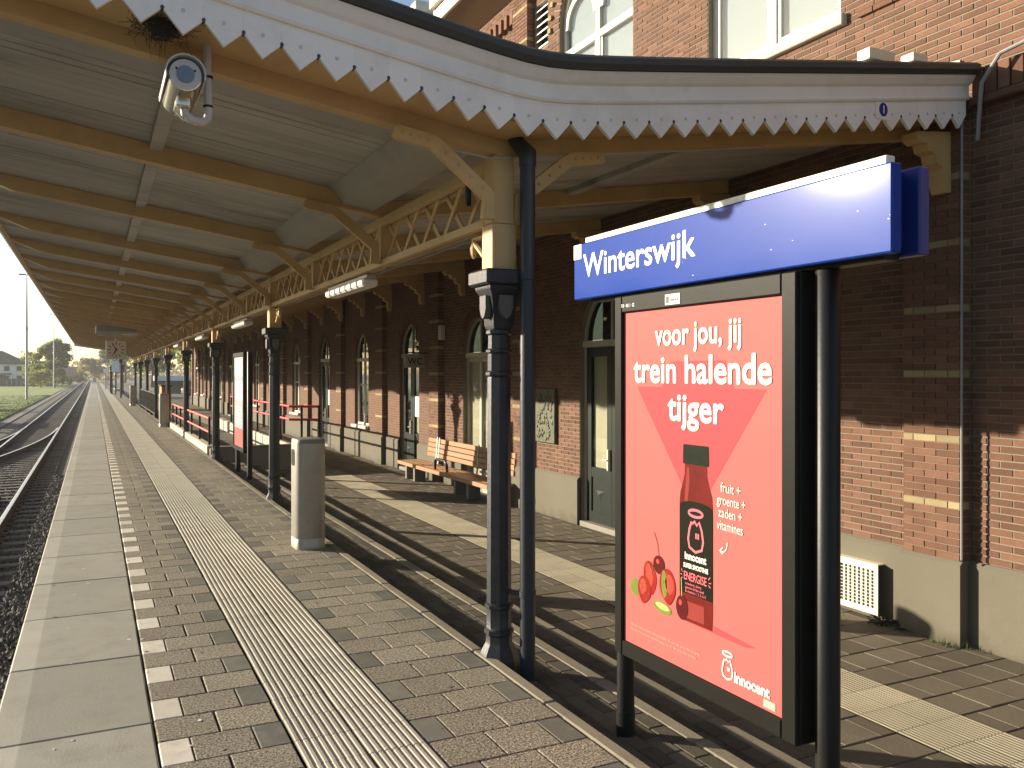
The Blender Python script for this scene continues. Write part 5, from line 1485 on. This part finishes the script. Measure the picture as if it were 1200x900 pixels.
hs = thing('house', 'white two storey house with a dark hipped roof across the tracks', 'house', (-21, 240, -.9))
hx0, hx1, hy0, hy1 = -32.0, -14.4, 235, 246
MB().box(hx0, hx1, hy0, hy1, -.9, 4.25).build('wall', M['house'], hs)
b = MB(); e = .6
b.add([(hx0 - e, hy0 - e, 4.15), (hx1 + e, hy0 - e, 4.15), (hx1 + e, hy1 + e, 4.15), (hx0 - e, hy1 + e, 4.15), (hx0 + 5.5, (hy0 + hy1) / 2, 7.4), (hx1 - 5.5, (hy0 + hy1) / 2, 7.4)],
      [(0, 1, 5, 4), (1, 2, 5), (2, 3, 4, 5), (3, 0, 4), (3, 2, 1, 0)]); rf = b.build('roof', M['rooftile'], hs)
MB().box(-25, -24, 240, 241, 6.5, 8.4).build('chimney', M['bridge'], rf)
for x in (-29.5, -25.8, -22.3, -18.6, -16.0):
    for z in (.1, 2.4):
        f_ = MB().box(x - .65, x + .65, hy0 - .05, hy0 - .002, z, z + 1.35).build('window', M['winwhite'], hs)
        MB().box(x - .55, x + .55, hy0 - .06, hy0 - .052, z + .1, z + 1.25).build('pane', M['dark'], f_)
for y in (237.5, 243):
    f_ = MB().box(hx1 + .002, hx1 + .05, y - .6, y + .6, 2.4, 3.7).build('window', M['winwhite'], hs); MB().box(hx1 + .052, hx1 + .06, y - .5, y + .5, 2.5, 3.6).build('pane', M['dark'], f_)
MB().box(-21.4, -17.6, hy0 - 1.2, hy0 - .002, 1.65, 1.95).build('porch_roof', M['rooftile'], hs)
MB().box(-20.9, -18.9, hy0 - .1, hy0 - .065, -.9, 1.6).build('door', M['dark'], hs)

def leaf_cloud(name, centers, radii, n, size, m, parent, off):
    pts = []
    cen = np.array(centers); rad = np.array(radii)
    pr = rad[:, 0] * rad[:, 1] * rad[:, 2]; ix = rng.choice(len(cen), n, p=pr / pr.sum())
    d = rng.normal(0, 1, (n, 3)); d /= np.linalg.norm(d, axis=1)[:, None]
    rr_ = rng.uniform(.25, 1, n) ** .5
    c = cen[ix] + d * rad[ix] * rr_[:, None] * rng.uniform(.85, 1.12, (n, 1))
    a = rng.normal(0, 1, (n, 3)); a /= np.linalg.norm(a, axis=1)[:, None]
    b_ = np.cross(a, rng.normal(0, 1, (n, 3))); b_ /= np.linalg.norm(b_, axis=1)[:, None]
    s_ = (size * rng.uniform(.5, 1.2, n))[:, None]
    v = np.stack([c - a * s_, c + b_ * s_ * .6, c + a * s_, c - b_ * s_ * .6], 1).reshape(-1, 3) - np.array(off)
    me = bpy.data.meshes.new(name); me.from_pydata(v.tolist(), [], (np.arange(n)[:, None] * 4 + np.arange(4)).tolist())
    at = me.attributes.new("tint", 'FLOAT', 'FACE'); at.data.foreach_set("value", rng.uniform(.01, 1, n))
    me.materials.append(m); o = bpy.data.objects.new(name, me); COL.objects.link(o); o.parent = parent
    return o
def tree(x, y, h_, w_, label, m, n=4000, leaf=.35, zb=-.9, trunk=.14, name='tree', cat='tree', grp='trees beyond the station', bare=.5):
    t = thing(name, label, cat, (x, y, zb), grp)
    b = MB(); rr_ = random.Random(int(x * 10 + y * 7)); zc = zb + h_ * trunk
    b.tube([(x, y, zb), (x + .05 * w_ * .2, y, zc), (x, y, zb + h_ * .7)], [h_ * .028, h_ * .02, h_ * .006], 8)
    cs, rs = [], []
    for k in range(24):
        a = rr_.uniform(0, 2 * PI); el = rr_.uniform(.05, 1.0); rad = w_ / 2 * math.sqrt(max(.1, 1 - (el * 1.3 - .5) ** 2)) * rr_.uniform(.4, .85)
        c = (x + rad * math.cos(a), y + rad * math.sin(a), zc + (zb + h_ - zc) * (.08 + .84 * el))
        s0 = (x, y, zc + (zb + h_ - zc) * el * .45)
        mid = tuple((s0[i] + c[i]) / 2 + (.06 * h_ if i == 2 else 0) for i in range(3))
        b.tube([s0, mid, c], [h_ * .011, h_ * .007, h_ * .003], 6)
        for _ in range(3):
            e_ = (c[0] + rr_.gauss(0, w_ * .11), c[1] + rr_.gauss(0, w_ * .11), c[2] + abs(rr_.gauss(0, h_ * .07))); b.tube([c, e_], [h_ * .003, h_ * .001], 4)
        cs.append(c); q2 = w_ * rr_.uniform(.12, .20); rs.append((q2, q2, q2 * rr_.uniform(.6, .9)))
    b.build('trunk', M['bark'], t, 60)
    leaf_cloud('crown', cs, rs, n, leaf, m, t, (x, y, zb))
    return t
tree(-7.2, 196, 9.6, 7.0, 'large round green tree behind the second lamp post', M['leaf0'], 9000, .24, trunk=.08)
tree(-11.2, 202, 7.6, 5.4, 'paler budding tree between the house and the round tree', M['leaf1'], 4000, .26)
tree(-15.5, 266, 9.2, 9, 'brownish budding tree behind the white house corner', M['leaf2'], 2600, .26)
tree(-9.4, 190, 3.6, 5, 'low pale flowering shrub tree in front of the round tree', M['leaf1'], 2200, .2, trunk=.1)
tree(4.2, 255, 11.5, 7, 'slim dark tree behind the far platform posts', M['leaf3'], 4200, .3)
tree(.2, 300, 8.0, 9, 'low round tree beyond the platform end', M['leaf2'], 3000, .35)
tree(7.0, 235, 13, 10, 'broad green tree far behind the platform shelters', M['leaf0'], 5000, .35)
for i, (x, y, h_, w_, lb, mi) in enumerate([(13, 118, 11.5, 9, 'full green tree over the white roofed cycle shed', 1), (20, 122, 12.5, 10, 'tall dense green tree right of the cycle shed', 0), (27.5, 125, 12, 10, 'dark green tree close to the building corner', 3),
                                           (8.5, 150, 11, 9, 'yellow green tree between the far canopy columns', 1), (11.5, 185, 11, 9, 'distant green tree left of the cycle shed', 0), (35, 132, 13, 11, 'wide green tree behind the end of the building', 0)]):
    tree(x, y, h_, w_, lb, M['leaf%d' % mi], 5000, .3, -.4, .2)
for i, (x, y, w_) in enumerate([(-10.6, 212, 3.6), (-6.3, 215, 4), (-8.8, 206, 4.5), (-3.2, 260, 4)]):
    tree(x, y, 2.3 + .3 * i, w_, ('dark green bush beside the white house fence', 'low bush at the foot of the round tree', 'dense dark hedge bush left of the round tree', 'low bush near the distant bridge')[i], M['leaf%d' % (3 if i % 2 == 0 else 0)], 1500, .18, -.9, .08, 'bush', 'bush', 'bushes beyond the lawn')
hw = leaf_cloud('distant_woods', [(x, 420 + 25 * math.sin(x), 2 + 1.5 * math.sin(x * 1.7)) for x in np.arange(-150, 190, 7)], [(7, 7, 5.5)] * 49, 12000, .9, M['leaf2'], None, (0, 0, 0)); tag(hw, kind='stuff')
br = thing('distant_bridge', 'flat brown brick bridge crossing the line in the far distance', 'bridge', (-4, 330, -.9))
MB().box(-12.5, -5.0, 330, 333, -.9, 4.0).build('bridge_wall', M['bridge'], br); MB().box(-12.6, 1.0, 329.8, 333.2, 2.6, 4.2).build('bridge_deck', M['bridge'], br)
for x in (-3.9, .2): MB().box(x - .5, x + .5, 330, 333, -.9, 2.6).build('pier', M['bridge'], br)

def car(x, y, rz, m, label):
    t = thing('parked_car', label, 'car', (x, y, -.4), 'cars parked beyond the station')
    t.rotation_euler[2] = 0
    R = Matrix.Rotation(rz, 3, 'Z')
    def bl(mb, nm, mm, par=t):
        mb.v = [tuple(R @ Vector(v)) for v in mb.v]; me = mb.mesh(nm); me.materials.append(mm); sharp(me, 40)
        o = bpy.data.objects.new(nm, me); COL.objects.link(o); o.parent = par; return o
    side = [(-2.1, .30), (-2.1, .75), (-1.95, .88), (-1.0, .95), (-.45, 1.40), (.9, 1.44), (1.65, .98), (2.05, .92), (2.1, .6), (2.1, .3)]
    b = MB(); b.prism(side, lambda u, v, k: (u, (-.84 if k == 0 else .84) * (.82 if v > 1.2 else 1), v)); bl(b, 'body', m)
    gs = [(-.88, .98), (-.42, 1.34), (.85, 1.37), (1.45, .99)]
    for s_ in (-1, 1):
        b = MB(); b.prism(gs, lambda u, v, k: (u, s_ * ((.845 if v < 1.2 else .70) + .01 * k), v)); bl(b, 'side_window', M['dark'])
    b = MB(); b.add([(-.98, -.72, .97), (-.98, .72, .97), (-.48, .62, 1.37), (-.48, -.62, 1.37)], [(0, 1, 2, 3)]); b.v = [(v[0] - .02, v[1], v[2] + .012) for v in b.v]; bl(b, 'windscreen', M['dark'])
    b = MB(); b.add([(1.62, -.72, 1.0), (1.62, .72, 1.0), (.95, .62, 1.40), (.95, -.62, 1.40)], [(0, 1, 2, 3)]); b.v = [(v[0] + .02, v[1], v[2] + .012) for v in b.v]; bl(b, 'rear_window', M['dark'])
    for xx in (-1.3, 1.3):
        for s_ in (-1, 1):
            b = MB().tube([(xx, s_ * .70, .31), (xx, s_ * .87, .31)], .31, 14); wl = bl(b, 'wheel', M['tyre']); b = MB().tube([(xx, s_ * .86, .31), (xx, s_ * .882, .31)], .18, 10); bl(b, 'rim', M['galv'], wl)
    for s_ in (-1, 1):
        b = MB().cbox(-2.115, -2.04, s_ * .62 - .16, s_ * .62 + .16, .62, .76, .02); bl(b, 'headlight', M['lampwhite'])
        b = MB().cbox(2.06, 2.115, s_ * .66 - .12, s_ * .66 + .12, .70, .86, .02); bl(b, 'tail_light', M['lampred'])
car(12.5, 84, .3, M['carsilver'], 'silver car parked left of the building corner')
car(15.6, 86, .3, M['carwhite'], 'white car parked nearest the building corner')
car(10.0, 90, .3, M['cardark'], 'dark car parked behind the black fence panel')
sh = thing('cycle_shed', 'long low shed with a white flat roof behind the parked cars', 'shed', (14, 104, -.4))
MB().cbox(6.0, 30, 101, 104, 1.05, 1.6, .02).build('roof', M['shedwhite'], sh)
MB().box(6.2, 29.8, 103.7, 103.9, -.4, 1.05).build('rear_wall', M['greywall'], sh)
for i in range(9): MB().box(6.2 + 2.9 * i, 6.35 + 2.9 * i, 101.1, 101.25, -.4, 1.05).build('post', M['galv'], sh)
ks = thing('notice_kiosk', 'orange brown panelled kiosk box between the far columns', 'kiosk', (4.6, 57, -.4))
MB().cbox(3.7, 4.25, 56, 58, -.4, 1.05, .02).build('kiosk_body', M['orange'], ks); MB().cbox(3.65, 4.3, 55.9, 58.1, 1.05, 1.15, .02).build('kiosk_roof', M['black'], ks)
def platform_sign(x, y, z, w_, h_, m, label, pole=True):
    t = thing('platform_sign', label, 'sign', (x, y, 0), 'small signs far along the platform')
    MB().tube([(x, y, 0), (x, y, z + h_)], .05, 8).build('pole', M['black'], t)
    MB().cbox(x - w_ / 2, x + w_ / 2, y - .08, y - .05, z, z + h_, .01).build('sign_panel', m, t)
platform_sign(1.70, 82, 2.0, .62, .95, M['shedwhite'], 'pale square sign on a pole far along the platform')
platform_sign(1.25, 110, 1.9, .5, .5, M['signwhite'], 'white track sign farthest along the platform')
platform_sign(1.80, 70, 2.6, .22, .35, M['black'], 'slim black pole with a small dark sign beyond the canopy')
def far_post(x, y, h_, label):
    t = thing('platform_lamp', label, 'lamp post', (x, y, 0), 'lamp posts on the open platform')
    MB().tube([(x, y, 0), (x, y, h_)], [.07, .05], 8).build('pole', M['black'], t); MB().cbox(x - .7, x + .3, y - .15, y + .15, h_, h_ + .12, .03).build('lamp_head', M['galv'], t)
for x, y, lb in ((2.0, 76, 'platform lamp just past the canopy end'), (2.0, 95, 'platform lamp in the middle of the open platform'), (2.0, 118, 'platform lamp near the slim dark tree'), (2.0, 150, 'farthest platform lamp near the platform end')): far_post(x, y, 4.0, lb)
shl = thing('waiting_shelter', 'dark glass waiting shelter far along the open platform', 'shelter', (2.0, 88, 0))
MB().cbox(1.3, 2.5, 84, 92, 2.45, 2.6, .02).build('roof', M['black'], shl)
for y in (84.2, 88, 91.8):
    for x in (1.45, 2.35): MB().box(x - .05, x + .05, y - .05, y + .05, 0, 2.45).build('post', M['black'], shl)
MB().box(2.34, 2.36, 84.3, 91.7, .2, 2.3).build('pane', M['glass_dark'], shl)
MB().cbox(1.7, 2.2, 85, 91, .40, .46, .01).build('seat', M['galv'], shl)
# grass tufts on the lawn edge
tf = MB()
for _ in range(9000):
    y = 43 + 80 * random.random() ** 1.5; x = -4.85 - random.random() ** 2 * 9
    h_ = random.uniform(.03, .10)
    tf.face([(x, y, -.905), (x + .03, y + .01, -.905), (x + random.uniform(-.04, .04), y, -.90 + h_)], random.uniform(.01, 1))
tag(tf.build('grass', M['turf']), kind='stuff')

# added tree row out of view, placed to block low sky and darken the wall
wl = leaf_cloud('added_sky_blocker', [(-46 + 3 * math.sin(y * 1.3), y, 4.9 + 1.0 * math.sin(y * .71)) for y in np.arange(-60, 135, 3.5)], [(3.5, 3.4, 5.8)] * 56, 32000, .85, M['leaf3'], None, (0, 0, 0)); tag(wl, kind='stuff')

# evening haze in the air
hz = MB(); hz.box(-190, 230, -120, 520, -3.0, 17.0)
hm = bpy.data.materials.new('haze_air'); hm.use_nodes = True
hn = hm.node_tree.nodes; hn.remove(hn["Principled BSDF"])
pv = hn.new("ShaderNodeVolumePrincipled"); pv.inputs["Color"].default_value = (.93, .93, .93, 1); pv.inputs["Density"].default_value = .00045; pv.inputs["Anisotropy"].default_value = .3
hm.node_tree.links.new(pv.outputs[0], hn["Material Output"].inputs["Volume"])
tag(hz.build('haze', hm), kind='stuff')
